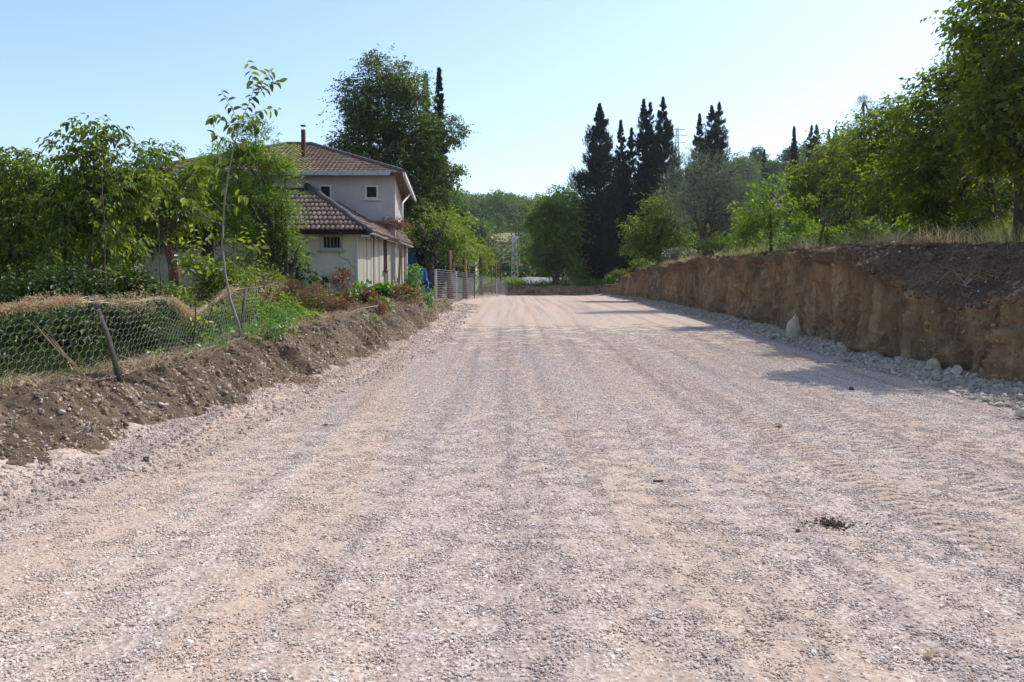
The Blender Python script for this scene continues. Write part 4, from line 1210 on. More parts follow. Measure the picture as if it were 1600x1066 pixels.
# ---------------------------------------------------------------- wire fences
M['wire'] = plain('galvanised_wire', (.34, .34, .33), (.20, .19, .18), 30, .5, .5, 0)
M['post_white'] = plain('whitish_post', (.60, .60, .60), (.45, .45, .45), 14)
M['post_dark'] = plain('dark_weathered_post', (.085, .07, .06), (.05, .042, .038), 12, bump=.6)
hf = empty('hex_wire_fence', (-4.6, 9.3, .6)); tag(hf, 'sagging hexagonal wire fence leaning outwards along the top of the left bank', 'fence')
fb = [(-180, 650, 7.3), (0, 618, 8.15), (90, 604, 8.7), (185, 588, 9.3), (250, 565, 10.3), (320, 545, 11.4), (380, 528, 12.8), (415, 512, 13.9)]
ft = [(-180, 470, 7.7), (0, 481, 8.5), (70, 470, 9.0), (140, 464, 9.6), (200, 470, 10.2), (262, 462, 10.9), (300, 492, 11.9), (360, 452, 13.4), (410, 448, 14.7)]
FB = np.array([at(*q) for q in fb]); FT = np.array([at(*q) for q in ft])
def poly(Pp, n):
    s = np.concatenate([[0], np.cumsum(np.linalg.norm(np.diff(Pp, axis=0), axis=1))]); s /= s[-1]
    return lambda tt_: np.stack([np.interp(tt_, s, Pp[:, i]) for i in range(3)], -1)
fB, fT = poly(FB, 0), poly(FT, 0)
FL = np.linalg.norm(np.diff(FB, axis=0), axis=1).sum()
cw, chh = .088, .076
nc = int(FL / cw); nr = 12
def fpt(a, h):
    """a metres along, h 0..1 up"""
    tt_ = np.clip(np.asarray(a) / FL, 0, 1)
    bb, tp = fB(tt_), fT(tt_)
    h = np.asarray(h)[..., None]
    p = bb + (tp - bb) * h
    sag = np.sin(h * np.pi) * (.10 + .09 * vnoise(np.asarray(a) * .8, 0 * np.asarray(a), 0, 2)[..., None])
    fold = np.sin(h * 3)*.05*vnoise(np.asarray(a) * 3, 0 * np.asarray(a), 0, 3)[..., None]
    return p + np.array([-.6, .8, -.15]) * (sag + fold)
segs = []
for j in range(nr):
    for i in range(nc):
        x = (i + .5 * (j % 2)) * cw
        y0 = j / nr; dy = 1 / nr
        c_ = (x, y0)
        l = (x - cw / 2, y0 + dy * .33); r_ = (x + cw / 2, y0 + dy * .33); 
        segs += [(c_, l), (c_, r_), (l, (l[0], y0 + dy)),]
        if i == nc - 1: segs.append((r_, (r_[0], y0 + dy)))
segs = np.array(segs)
# the slack place: squeeze cells sideways near the gathered folds
a_all = segs[..., 0]; sq = a_all + .16 * np.sin((a_all - 4.6) * 2.6) * np.exp(-((a_all - 5.2) / .9) ** 2) + .05 * (segs[..., 1] - .5) * np.exp(-((a_all - 5.2) / 1.0) ** 2) * 6
A = fpt(sq[:, 0], segs[:, 0, 1]); Bp = fpt(sq[:, 1], segs[:, 1, 1])
def wires(A, B, rad, n=3):
    d = norm(B - A); u = norm(np.cross(d, np.array([.3, .2, .93]))); w = np.cross(d, u)
    Vs = []
    for end in (A, B):
        for k in range(n):
            t_ = 2 * np.pi * k / n
            Vs.append(end + (u * math.cos(t_) + w * math.sin(t_)) * rad)
    V = np.stack(Vs, 1).reshape(-1, 3)
    b = np.arange(len(A))[:, None] * 2 * n
    F = np.concatenate([b + np.array([[k, (k + 1) % n, n + (k + 1) % n, n + k]]) for k in range(n)])
    return V, F
V, F = wires(A, Bp, .0011)
V2 = []; 
for hh in (0.0, 1.0):
    a = np.linspace(0, FL, 120); p = fpt(a, np.full(120, hh)); v, f = wires(p[:-1], p[1:], .0022); V2.append((v, f, np.zeros(len(v))))
V, F, _ = join([(V, F, np.zeros(len(V)))] + V2)
o = link('wire_mesh', np_mesh('wire_mesh', V, F, M['wire'], origin=(-4.6, 9.3, .6)), hf); o['kind'] = 'stuff'
for (a, b_) in [((190, 592, 9.25), (146, 466, 9.85)), ((205, 560, 11.6), (225, 470, 11.2)), ((376, 520, 13.3), (384, 450, 14.0)), ((-60, 625, 8.0), (-80, 470, 8.3))]:
    a, b_ = at(*a), at(*b_)
    MB().tube([a - Vector((0, 0, .1)), a.lerp(b_, .5) + Vector((.01, 0, 0)), b_], [.033, .03, .026], 7).build('post', M['post_dark'], hf, True, origin=(-4.6, 9.3, .6))
# stand the slanting rod that props the wire
a, b_ = at(128, 585, 9.2), at(40, 500, 9.0)
# dried creeper draped along the fence top
cr = empty('dried_creeper', (-4.6, 9.3, 1.4)); tag(cr, 'tan dried creeper draped over the top edge of the hexagonal wire fence', 'creeper')
n = 6500
a = rs.rand(n) * FL * .84; dens = .12 + .88 * sstep((vnoise(a * 1.9, a * 0, 0, 77) + .45) / .8)
keep = rs.rand(n) < dens; a = a[keep]; n = len(a)
P = fpt(a, np.full(n, .98)) + rs.normal(0, 1, (n, 3)) * np.array([.05, .05, .045]) * (.35 + 1.3 * sstep((vnoise(a * 3, a * 0, 0, 78) + 1) / 2))[:, None]
V, F, r = sprigs(P, rs.normal(0, 1, (n, 3)), 4, rs.uniform(.03, .08, n), .028, .2, .35)
o = link('seed_heads', np_mesh('seed_heads', V, F, M['straw'], r, origin=(-4.6, 9.3, 1.4)), cr)
mb = MB()
for k in range(26):
    s0 = random.uniform(0, FL * .78); pts = [Vector(fpt(np.array([s0 + q * .25]), np.array([.96 + random.uniform(-.03, .05)]))[0]) for q in range(5)]
    mb.tube(pts, .004, 4)
mb.build('stems', M['straw'], cr, origin=(-4.6, 9.3, 1.4))
# long dry stalks leaning against the fence from its foot
st = MB()
for k in range(7):
    st.tube(wiggle(at(132 + random.uniform(-3, 3), 588, 9.0), at(40 + k * 8 + random.uniform(-6, 6), 498 + k * 6, 8.75), 5, .03), [.006, .005, .004, .003, .002], 4)
tag(st.build('dry_stalks', M['straw'], None), 'bundle of long dry stalks leaning against the hexagonal wire left of the post', 'stalks')

# far welded fence
wf2 = empty('welded_wire_fence', (-3.6, 38, 1.0)); tag(wf2, 'welded wire fence with whitish posts running away behind the ivy trunk', 'fence')
fpx = [(681, 472, 421, 38), (713, 466, 424, 42.5), (741, 463, 429, 49), (776, 462, 436, 60), (794, 459, 441, 71)]
prev = None
M['wire_fine'] = M['wire']
for i, (px, pb, pt_, Y) in enumerate(fpx):
    a, b_ = at(px, pb, Y), at(px, pt_, Y); a.z = min(a.z, Hs(a.x, Y) + .0)
    if i in (0, 1, 3):
        MB().box((a + b_) / 2, (.07 if i else .10, .07, b_.z - a.z)).build('post', M['post_white'], wf2, origin=(-3.6, 38, 1.0))
    else: MB().box((a + b_) / 2, (.05, .05, b_.z - a.z)).build('post', M['post_dark'], wf2, origin=(-3.6, 38, 1.0))
    if prev:
        pa, pb_ = prev
        As = []; Bs = []
        for k in range(15):
            f = k / 14; As.append(pa.lerp(pb_, f)); Bs.append(a.lerp(b_, f))
        L = (a - pa).length; m = int(L / .16)
        V, F = wires(np.array(As), np.array(Bs), .0055)
        As = [pa.lerp(a, k / m) for k in range(m + 1)]; Bs = [pb_.lerp(b_, k / m) for k in range(m + 1)]
        v2, f2 = wires(np.array(As), np.array(Bs), .0035)
        V, F, _ = join([(V, F, np.zeros(len(V))), (v2, f2, np.zeros(len(v2)))])
        link('wire_panel', np_mesh('wire_panel', V, F, M['wire'], origin=(-3.6, 38, 1.0)), wf2)['kind'] = 'stuff'
    prev = (a, b_)
# reddish bare poles and sawn trunks behind the fence
for (px, y0, y1, Y, lab) in [(768, 408, 440, 64, 'leftmost of three reddish bare poles behind the far end of the wire fence'), (775, 412, 446, 66, 'middle of three reddish bare poles behind the far end of the wire fence'),
                            (782, 418, 452, 69, 'rightmost, palest of three reddish bare poles behind the far end of the wire fence'), (702, 392, 466, 44, 'dark sawn tree trunk just right of the first fence post'),
                            (726, 405, 462, 47, 'dark sawn tree trunk behind the middle of the wire fence'), (681, 390, 466, 44.5, 'thin dark pole beside the ivy-covered trunk')]:
    a, b_ = at(px, y1 + 12, Y), at(px, y0, Y); a.z = Hs(a.x, Y) - .1
    r_ = .075 if Y > 50 else .13
    root = empty('sawn_trunk', a); tag(root, lab, 'pole')
    MB().tube([a, a.lerp(b_, .5), b_], [r_, r_ * .9, r_ * .85], 8).build('trunk', M['bark_red'], root, True, a)
    MB().tube([b_, b_ + Vector((0, 0, .03))], [r_ * .84, r_ * .8], 8).build('cut_top', M['cut_wood'], root, False, a)

# lattice pylons
def pylon(label, px, yb, yt, Y, wb, wt, mat, arms, th):
    a, b_ = at(px, yb, Y), at(px, yt, Y); a.z = min(a.z, Hs(a.x, Y)); hgt = b_.z - a.z
    root = empty('lattice_pylon', a); tag(root, label, 'pylon')
    def c(k, f): w = wb + (wt - wb) * f; return a + Vector((((k & 1) * 2 - 1) * w / 2, ((k >> 1) * 2 - 1) * w / 2, hgt * f))
    for k in range(4): MB().beam(c(k, 0), c(k, 1), th).build('leg', mat, root, origin=a)
    mb = MB(); n = 12
    for i in range(n):
        f0, f1 = i / n, (i + 1) / n
        for (p, q) in ((0, 1), (2, 3), (0, 2), (1, 3)):
            mb.beam(c(p, f0), c(q, f1), th * .6) if i % 2 else mb.beam(c(q, f0), c(p, f1), th * .6)
            mb.beam(c(p, f1), c(q, f1), th * .5)
    mb.build('bracing', mat, root, origin=a)
    for (f, L) in arms:
        MB().beam(a + Vector((-L / 2, 0, hgt * f)), a + Vector((L / 2, 0, hgt * f)), th * 1.1).build('cross_arm', mat, root, origin=a)
    return root
M['pylon'] = plain('pylon_steel', (.75, .76, .77), (.65, .66, .67), 3)
pylon('white lattice power pylon standing between the wire fence and the round tree', 804, 452, 370, 78, .62, .34, M['pylon'], [(.985, 1.3)], .085)
pylon('tiny far-off lattice pylon showing against the sky beside the cypress row', 1057, 300, 200, 240, 2.2, .5, M['pylon'], [(.98, 5.0), (.9, 6.0), (.8, 5.0)], .16)
pa = at(764, 373, 110); pb_ = at(764, 440, 110); pb_.z = Hs(pb_.x, 110)
root = empty('power_pole', pb_); tag(root, 'dark wooden power pole in front of the hay field left of the pylon', 'pole')
MB().tube([pb_, pa], [.16, .12], 7).build('pole', M['bark'], root, True, pb_)
MB().beam(pa + Vector((-.8, 0, -.25)), pa + Vector((.8, 0, -.25)), .1).build('cross_arm', M['bark'], root, origin=pb_)

# ---------------------------------------------------------------- stones
def ico(sub=1):
    import bmesh
    bm = bmesh.new(); bmesh.ops.create_icosphere(bm, subdivisions=sub, radius=1)
    V = np.array([v.co[:] for v in bm.verts]); F = np.array([[v.index for v in f.verts] for f in bm.faces]); bm.free()
    return V, F
I1, I2, I3 = ico(1), ico(2), ico(3)
def stone_v(V, cuts=8, flat=(1, .8, .6), lo=.5):
    V = V.copy()
    for _ in range(cuts):
        n = norm(rs.normal(0, 1, 3)); d = rs.uniform(lo, .85)
        V = V - np.maximum(0, V @ n - d)[:, None] * n
    return V * np.array(flat) * rs.uniform(.85, 1.15, 3)
def rotm(n):
    """n random rotation matrices"""
    q = norm(rs.normal(0, 1, (n, 4))); w, x, y, z = q.T
    return np.stack([1 - 2 * (y * y + z * z), 2 * (x * y - z * w), 2 * (x * z + y * w), 2 * (x * y + z * w), 1 - 2 * (x * x + z * z), 2 * (y * z - x * w),
                     2 * (x * z - y * w), 2 * (y * z + x * w), 1 - 2 * (x * x + y * y)], -1).reshape(n, 3, 3)
base_st = [stone_v(I1[0], 6) for _ in range(14)]
def stones(P, S, r=None, bases=base_st, Fi=I1[1]):
    n = len(P); Rm_ = rotm(n); which = rs.randint(0, len(bases), n)
    B = np.stack(bases)[which] * S[:, None, None]
    V = np.einsum('nij,nkj->nki', Rm_, B) + P[:, None, :]
    m = B.shape[1]
    F = (Fi[None] + (np.arange(n) * m)[:, None, None]).reshape(-1, 3)
    return V.reshape(-1, 3), F, np.repeat(rs.rand(n) if r is None else r, m)

# gravel: patches of several hundred loose stones, strewn over the near road by one modifier
gcol = bpy.data.collections.new('gravel_patches')
PS = .31
for i in range(14):
    n = 300
    P = np.stack([rs.uniform(-PS / 2, PS / 2, n), rs.uniform(-PS / 2, PS / 2, n), rs.normal(0, .0020, n)], -1)
    S = np.clip(rs.lognormal(math.log(.0068), .44, n), .003, .023)
    V, F, r = stones(P, S)
    ctr = np.repeat(P, 12, 0); V[:, 2] = ctr[:, 2] + (V[:, 2] - ctr[:, 2]) * .62 - .0010
    o = bpy.data.objects.new('gravel_patch', np_mesh('gravel_patch', V, F, M['gravel_stone'], r)); gcol.objects.link(o)
def road_mean(x, y):
    return z_road(y) + fbm(x * .9, y * .06, 0, 2, 2) * .014 + np.sin(x * 2.1 + .6 * np.sin(y * .09)) * .010 + np.sin(x * 5.3 + 1) * .004 + spill(x, y) - .001
pts = []
y = 1.6
while y < 27:
    x0, x1 = float(x_lb(y)) + .05, float(x_rb(y)) - .05
    pk = 1.0 if y < 13 else 1.0 - ((y - 13) / 14) ** 1.5 * .97
    for x in np.arange(max(x0, -.72 * y - 2.2), min(x1, .72 * y + 2.2), .205):
        if random.random() < pk: pts.append((x + random.uniform(-.05, .05), y + random.uniform(-.05, .05)))
    y += .205
P = np.array(pts); e_ = .08
zc = road_z(P[:, 0], P[:, 1], False)
gxn = (road_z(P[:, 0] + e_, P[:, 1], False) - road_z(P[:, 0] - e_, P[:, 1], False)) / (2 * e_)
gyn = (road_z(P[:, 0], P[:, 1] + e_, False) - road_z(P[:, 0], P[:, 1] - e_, False)) / (2 * e_)
rot = [(Vector((-a, -b_, 1)).to_track_quat('Z', 'Y').to_matrix() @ Matrix.Rotation(random.uniform(0, 6.28), 3, 'Z')).to_euler() for a, b_ in zip(gxn, gyn)]
P = np.column_stack([P, zc + .0005])
me = bpy.data.meshes.new('loose_gravel'); me.from_pydata(P.tolist(), [], [])
gob = link('loose_gravel', me)
tag(gob, 'loose crushed pinkish-grey gravel covering the near part of the road', None, None, 'stuff')
ng = bpy.data.node_groups.new('strew', 'GeometryNodeTree')
ng.interface.new_socket('Geometry', in_out='INPUT', socket_type='NodeSocketGeometry')
ng.interface.new_socket('Geometry', in_out='OUTPUT', socket_type='NodeSocketGeometry')
gi = ng.nodes.new('NodeGroupInput'); go = ng.nodes.new('NodeGroupOutput')
iop = ng.nodes.new('GeometryNodeInstanceOnPoints'); ci = ng.nodes.new('GeometryNodeCollectionInfo')
ci.inputs['Collection'].default_value = gcol; ci.inputs['Separate Children'].default_value = True; ci.inputs['Reset Children'].default_value = True
at_ = me.attributes.new('tilt', 'FLOAT_VECTOR', 'POINT'); at_.data.foreach_set('vector', np.array(rot, np.float32).ravel())
rv = ng.nodes.new('GeometryNodeInputNamedAttribute'); rv.data_type = 'FLOAT_VECTOR'; rv.inputs['Name'].default_value = 'tilt'
iop.inputs['Pick Instance'].default_value = True
ng.links.new(gi.outputs[0], iop.inputs['Points']); ng.links.new(ci.outputs[0], iop.inputs['Instance'])
ng.links.new(rv.outputs[0], iop.inputs['Rotation']); ng.links.new(iop.outputs[0], go.inputs[0])
gob.modifiers.new('strew', 'NODES').node_group = ng

# coarse spill at the foot of the left bank and rubble below the right cut
n = 9500
y = 5 + rs.rand(n) ** 1.4 * 38; off = rs.rand(n) ** 1.3
x = x_lb(y) + .05 + off * .95 + rs.normal(0, .08, n)
z = road_z(x, y)
V, F, r = stones(np.stack([x, y, z], -1), np.clip(rs.lognormal(math.log(.019), .42, n), .009, .055), rs.rand(n) * .55)
o = link('coarse_spill', np_mesh('coarse_spill', V, F, M['gravel_stone'], r)); tag(o, 'coarse reddish stones spilled along the foot of the left bank', None, None, 'stuff')
n = 9000
y = 7.5 + rs.rand(n) ** 1.35 * 55; off = rs.rand(n) ** 1.2
x = x_rb(y) - .02 - off * (.80 + .25 * vnoise(y * .8, y * 0, 0, 3)) * (1 + .45 * sstep((16 - y) / 4)); z = road_z(x, y) + .01
V, F, r = stones(np.stack([x, y, z], -1), np.clip(rs.lognormal(math.log(.034), .5, n), .012, .085), rs.rand(n))
o = link('rubble', np_mesh('rubble', V, F, M['rock'], r)); tag(o, 'small whitish broken stone strewn along the foot of the earth cut', None, None, 'stuff')
# larger rubble pieces one by one
rock_me = []
for i in range(8):
    V = stone_v(I2[0], 12, (1, .75, .5), .45); rock_me.append(np_mesh('rubble_stone', V, I2[1], M['rock'], np.full(len(V), i / 7)))
for i in range(240):
    y = 8.3 + random.random() ** 1.7 * 26
    off = random.random() ** 1.5 * (1.25 if y < 16 else .75)
    x = float(x_rb(y)) - .05 - off
    o = bpy.data.objects.new('rubble_stone', random.choice(rock_me)); col.objects.link(o)
    s = min(.16, random.lognormvariate(math.log(.062), .35)) * (1.0 if off < .8 else .75)
    z = float(road_z(np.array([x]), np.array([y]))[0])
    o.location = (x, y, z + s * .22); o.scale = (s, s, s)
    o.rotation_euler = (random.gauss(0, .35), random.gauss(0, .35), random.uniform(0, 6.28))
    seg = 0 if y < 11.5 else 1 if y < 16 else 2 if y < 22 else 3
    zl = ['at the near right end of the earth cut', 'below the sloping part of the earth cut', 'near the upright white boulder under the cut', 'along the far half of the earth cut'][seg]
    tag(o, 'broken whitish stone lying ' + zl, 'stone', 'broken stones ' + zl)

def rock(name, label, px, py, wpx, hpx, mat='rock', seed=None, cat='rock', flat=1.0, road=True, cuts=13, depth=.8, r=.3, taper=0):
    # find the distance where the road surface is under pixel (px,py)
    Yr = 3.0
    for _ in range(4000):
        p = at(px, py, Yr); 
        zg = float(z_road(Yr)) if road else Hs(p.x, Yr)
        if p.z <= zg: break
        Yr += .02
    w = wpx * Yr / FPX / 2; h = hpx * Yr / FPX / 2
    V = stone_v(I3[0], cuts, (1, 1, 1), .5); V /= np.abs(V).max(0)
    V = V + (fbm(V[:, 0] * 3, V[:, 1] * 3, V[:, 2] * 3, 3, int(px)) * .06)[:, None] * norm(V)
    V[:, :2] *= (1 - taper * (V[:, 2:] + .3))
    V = V * np.array([w, w * depth, h * flat])
    o = link(name, np_mesh(name, V, I3[1], M[mat], np.full(len(V), r)))
    zc = float(road_z(np.array([p.x]), np.array([Yr]))[0]) if road else zg
    o.location = (p.x, Yr, zc + h * flat * .72); tag(o, label, cat); return o
rock('upright_boulder', 'upright whitish boulder leaning against the foot of the earth cut', 1239, 532, 26, 44, r=.95, cuts=11, taper=.22)
rock('boulder', 'small dark-sided stone just right of the upright white boulder', 1266, 533, 13, 16, r=.3)
rock('boulder', 'pale angular block standing highest among the stones at the near right', 1456, 586, 24, 24, r=.9)
rock('boulder', 'squat grey stone below the pale angular block', 1464, 596, 20, 14, r=.5)
rock('boulder', 'pale cone-shaped stone at the foot of the near right cut', 1493, 594, 24, 22, r=.9, taper=.35)
rock('boulder', 'pale stone cut by the right edge of the picture', 1598, 655, 22, 20, r=.95)
rock('clod', 'brown earth clod lying alone on the gravel beside the left bank', 229, 724, 12, 9, 'rock_dark', cat='clod')
rock('clod', 'small brown clod on the gravel far right of the middle', 1331, 609, 9, 7, 'rock_dark', cat='clod')
rock('stone', 'dark blue-grey flat stone at the left edge of the gravel', 60, 768, 20, 7, 'rock', cat='stone', r=.0)
rock('stone', 'flat pale stone on the grey gravel left of the middle', 512, 665, 18, 5, 'rock', cat='stone', r=.5)
rock('clod', 'little dark crumb of earth left of the dark muddy patch', 1247, 829, 9, 6, 'rock_dark', cat='clod')
# dark muddy patch of crumbs
def groundY(px, py):
    Yr = 2.5
    while Yr < 90:
        p = at(px, py, Yr)
        if p.z <= float(z_road(Yr)): return p
        Yr += .01
    return p
c = groundY(1300, 820); n = 300
P = np.stack([c.x + rs.normal(0, .045, n) * rs.choice([.6, 1, 2.2], n), c.y + rs.normal(0, .05, n) * rs.choice([.6, 1, 1.8], n), np.full(n, float(road_mean(np.array([c.x]), np.array([c.y]))[0]) + .006) + rs.rand(n) * .014], -1)
V, F, r = stones(P, np.clip(rs.lognormal(math.log(.007), .45, n), .003, .016))
o = link('mud_crumbs', np_mesh('mud_crumbs', V, F, M['rock_dark'], r, origin=c)); o.location = c
tag(o, 'dark crumbled patch of mud lying on the gravel at the lower right', 'mud')
# dark clods pushed up on the right rim
for (px, py, w, h, lab) in [(1388, 381, 16, 13, 'smaller dark earth clod standing on the rim of the earth cut'), (1411, 384, 26, 24, 'larger dark earth clod standing on the rim of the earth cut')]:
    Y_ = 18.5; p = at(px, py, Y_); V = stone_v(I3[0], 10, (1, 1, 1), .5)
    V = V + (fbm(V[:, 0] * 4, V[:, 1] * 4, V[:, 2] * 4, 4, int(px)) * .16)[:, None] * norm(V)
    o = link('earth_clod', np_mesh('earth_clod', V * np.array([w, w, h]) * Y_ / FPX / 2, I3[1], M['rock_dark'], np.full(len(V), .5))); o.location = (p.x, Y_, Hs(p.x, Y_) + h * Y_ / FPX * .3)
    tag(o, lab, 'clod')

M['clod'] = plain('soil_clod', (.40, .285, .185), (.22, .15, .095), 9, bump=.8, dist=.02, var=.6)
M['slope_soil'] = plain('slope_soil', (.25, .165, .10), (.11, .072, .045), 9, bump=.8, dist=.02, var=.6)
# crumbly soil: clods on the left bank and on the slope above the right cut
def on_grid(G, n, y0, y1, c0, c1, pw=1.25, cp=1.0):
    yy = G[:, 0, 1] if G is not CUT else G[:, 0, 1]
    yq = y0 + rs.rand(n) ** pw * (y1 - y0)
    fi = np.interp(yq, yy, np.arange(len(yy))); fj = (c0 + rs.rand(n) ** cp * (c1 - c0)) * (G.shape[1] - 1)
    i0 = np.clip(fi.astype(int), 0, G.shape[0] - 2); j0 = np.clip(fj.astype(int), 0, G.shape[1] - 2)
    a = (fi - i0)[:, None]; b = (fj - j0)[:, None]
    return (G[i0, j0] * (1 - a) * (1 - b) + G[i0 + 1, j0] * a * (1 - b) + G[i0, j0 + 1] * (1 - a) * b + G[i0 + 1, j0 + 1] * a * b)
P = on_grid(BANK, 24000, 4, 42, .05, .95)
V, F, r = stones(P, np.clip(rs.lognormal(math.log(.013), .62, len(P)), .005, .075))
o = link('soil_clods', np_mesh('soil_clods', V, F, M['clod'], r)); tag(o, 'crumbs and clods of dark soil on the left bank', None, None, 'stuff')
n = 6500
V, F, r = stones(on_grid(CUT, 11000, 6, 19, .64, 1.0, 1.0), np.clip(rs.lognormal(math.log(.020), .62, 11000), .007, .10))
V2, F2, r2 = V, F, r
n = 5000
y = 16 + rs.rand(n) ** 1.2 * 45; x = x_rb(y) + rs.uniform(.2, 1.6, n); z = H(x, y) + .01
V, F, r = stones(np.stack([x, y, z], -1), np.clip(rs.lognormal(math.log(.028), .5, n), .01, .10))
V, F, r = join([(V, F, r), (V2, F2, r2)])
o = link('slope_clods', np_mesh('slope_clods', V, F, M['slope_soil'], r)); tag(o, 'dark soil crumbs along the rim and the slope of the right cut', None, None, 'stuff')
n = 55
V, F, r = stones(on_grid(CUT, n, 7, 17, .70, .97, 1.0) + np.array([0, 0, .015]), np.clip(rs.lognormal(math.log(.035), .4, n), .015, .09))
o = link('slope_stones', np_mesh('slope_stones', V, F, M['rock'], r)); tag(o, 'scattered grey stones on the dark slope above the right cut', None, None, 'stuff')

P = on_grid(CUT, 9000, 6, 45, .02, .66)
V, F, r = stones(P, np.clip(rs.lognormal(math.log(.018), .6, len(P)), .006, .08))
M['clay_lump'] = plain('clay_lump', (.46, .30, .15), (.30, .18, .085), 9, bump=.8, dist=.02, var=.35)
o = link('clay_lumps', np_mesh('clay_lumps', V, F, M['clay_lump'], r)); tag(o, 'lumps of clay and small stones sticking out of the earth cut', None, None, 'stuff')
P = on_grid(BANK, 8000, 4, 34, 0, .50, 1.25, 1.8)
V, F, r = stones(P, np.clip(rs.lognormal(math.log(.017), .45, len(P)), .008, .05), rs.rand(len(P)) * .6)
o = link('bank_pebbles', np_mesh('bank_pebbles', V, F, M['gravel_stone'], r)); tag(o, 'pinkish pebbles caught low on the left bank', None, None, 'stuff')
# ---------------------------------------------------------------- grass, weeds, roots
def blades(P, h, lean=.35, w=.008, bias=(0, 0)):
    n = len(P); th = rs.rand(n) * 2 * np.pi
    s = np.stack([np.cos(th), np.sin(th), 0 * th], -1) * w
    d = np.stack([rs.normal(bias[0], lean, n), rs.normal(bias[1], lean, n), np.ones(n)], -1)
    m = P + d * (h * .5)[:, None]; t_ = P + (d * np.array([2.1, 2.1, .93])) * h[:, None] * np.array([1, 1, 1])
    V = np.stack([P - s, P + s, m + s * .7, m - s * .7, t_], 1).reshape(-1, 3)
    b = np.arange(n)[:, None] * 5
    F = np.concatenate([b + np.array([[0, 1, 2]]), b + np.array([[0, 2, 3]]), b + np.array([[3, 2, 4]])])
    return V, F, np.repeat(rs.rand(n), 5)
def grass_obj(name, label, P, h, mat, lean=.3, w=.008):
    V, F, r = blades(P, h, lean, w)
    o = link(name, np_mesh(name, V, F, M[mat], r)); tag(o, label, None, None, 'stuff'); return o
def strip(n, y0, y1, xoff0, xoff1, side, pw=1.2, seed=1, cut=-.1, f=.9):
    y = y0 + rs.rand(n) ** pw * (y1 - y0)
    o_ = rs.uniform(xoff0, xoff1, n)
    x = (x_rb(y) + x_rt_off(y) + o_) if side > 0 else (x_lt(y) - o_)
    k = fbm(x * f, y * f, 0, 2, seed) > cut
    x, y = x[k], y[k]
    return np.stack([x, y, H(x, y) - .02], -1)
P = strip(34000, 13, 62, .15, 4.5, 1, 1.3, 5, -.05)
grass_obj('dry_grass', 'pale dry grass along the rim above the right earth cut', P, rs.uniform(.12, .60, len(P)), 'straw', .30, .006)
P = strip(12000, 16, 62, -.12, .7, 1, 1.2, 25, -.1)
grass_obj('rim_fringe', 'fringe of short dry grass and roots on the very edge of the earth cut', P, rs.uniform(.06, .28, len(P)), 'hay', .7, .005)
P = strip(26000, 17, 60, .9, 5, 1, 1.2, 9, 0)
grass_obj('green_grass', 'yellow-green tall grass between the rim and the young trees', P, rs.uniform(.2, .65, len(P)), 'leaf_bright', .22, .008)
P = strip(16000, 12, 30, 3, 14, 1, 1.1, 11, -.1)
grass_obj('shade_grass', 'brownish tall grass under the walnut grove', P, rs.uniform(.3, .9, len(P)), 'hay', .22, .009)
P = strip(18000, 12.8, 34, .0, 2.6, -1, 1.2, 13, -.15)
grass_obj('bank_grass', 'short green weeds and grass along the top of the left bank', P, rs.uniform(.04, .22, len(P)), 'leaf_fresh', .5, .007)
P = strip(16000, 6, 16, .5, 4.5, -1, 1.0, 19, -.3)
grass_obj('shaded_weeds', 'dark weeds growing behind the hexagonal wire fence', P, rs.uniform(.08, .38, len(P)), 'leaf_dark', .4, .008)  # dark leaf colour carries the shade behind the fence
P = strip(4500, 8, 34, -.25, .3, -1, 1.2, 17, 0)
grass_obj('bank_straw', 'dry straw bits along the top of the left bank', P, rs.uniform(.04, .2, len(P)), 'straw', 1.1, .004)
n = 9000; x = rs.uniform(-3.5, 9, n); y = 72.4 + rs.rand(n) * 9; k = ~((x > 1) & (x < 6.5) & (y > 74.5)); x, y = x[k], y[k]
P = np.stack([x, y, H(x, y)], -1)
grass_obj('end_grass', 'green weeds on top of the low bank at the end of the road', P, rs.uniform(.2, .9, len(P)), 'leaf_bright', .3, .03)

def leafy(name, label, cat, blobs, dens, leaf, mat, kind=None, k=4, rach=.18, droop=.3, width=.7, near=False, stems=0, group=None, stem_mat='twig', base=None):
    P, D, rb, cc = crown_points(blobs, dens * 5.5, .3, (.2, 1))
    k_ = P[:, 2] > H(P[:, 0], P[:, 1]) - .35
    P, D, rb = P[k_], D[k_], rb[k_]
    o_ = Vector(blobs[0][:3]); 
    V, F, r = sprigs(P, D, k, np.full(len(P), rach), leaf, droop, width, near, .9, rb)
    root = empty(name, o_); tag(root, label, cat, group)
    link('foliage', np_mesh('foliage', V, F, M[mat], r, origin=o_), root)
    mb = MB()
    bs = Vector(base) if base else Vector((o_.x, o_.y, Hs(o_.x, o_.y) - .05))
    for q in range(max(3, stems)):
        tg = Vector(cc[random.randrange(len(cc))])
        mb.tube(wiggle(bs + Vector((random.gauss(0, .06), random.gauss(0, .06), 0)), tg, 4, .08), [.010, .008, .006, .003], 4)
    mb.build('stems', M[stem_mat], root, origin=o_)
    return root
def bz(px, Y): p = at(px, 450, Y); return (p.x, Y, Hs(p.x, Y) - .05)
leafy('bright_shrub', 'bright green leafy shrub at the brink of the bank near the blue tarp', 'shrub', [blob(648, 440, 27.5, 11, 20), blob(656, 465, 27, 13, 18), blob(640, 455, 27.5, 9, 12), blob(652, 485, 26.6, 10, 12)], 420, .10, 'leaf_fresh', base=bz(650, 27.5), stems=9, width=.5)
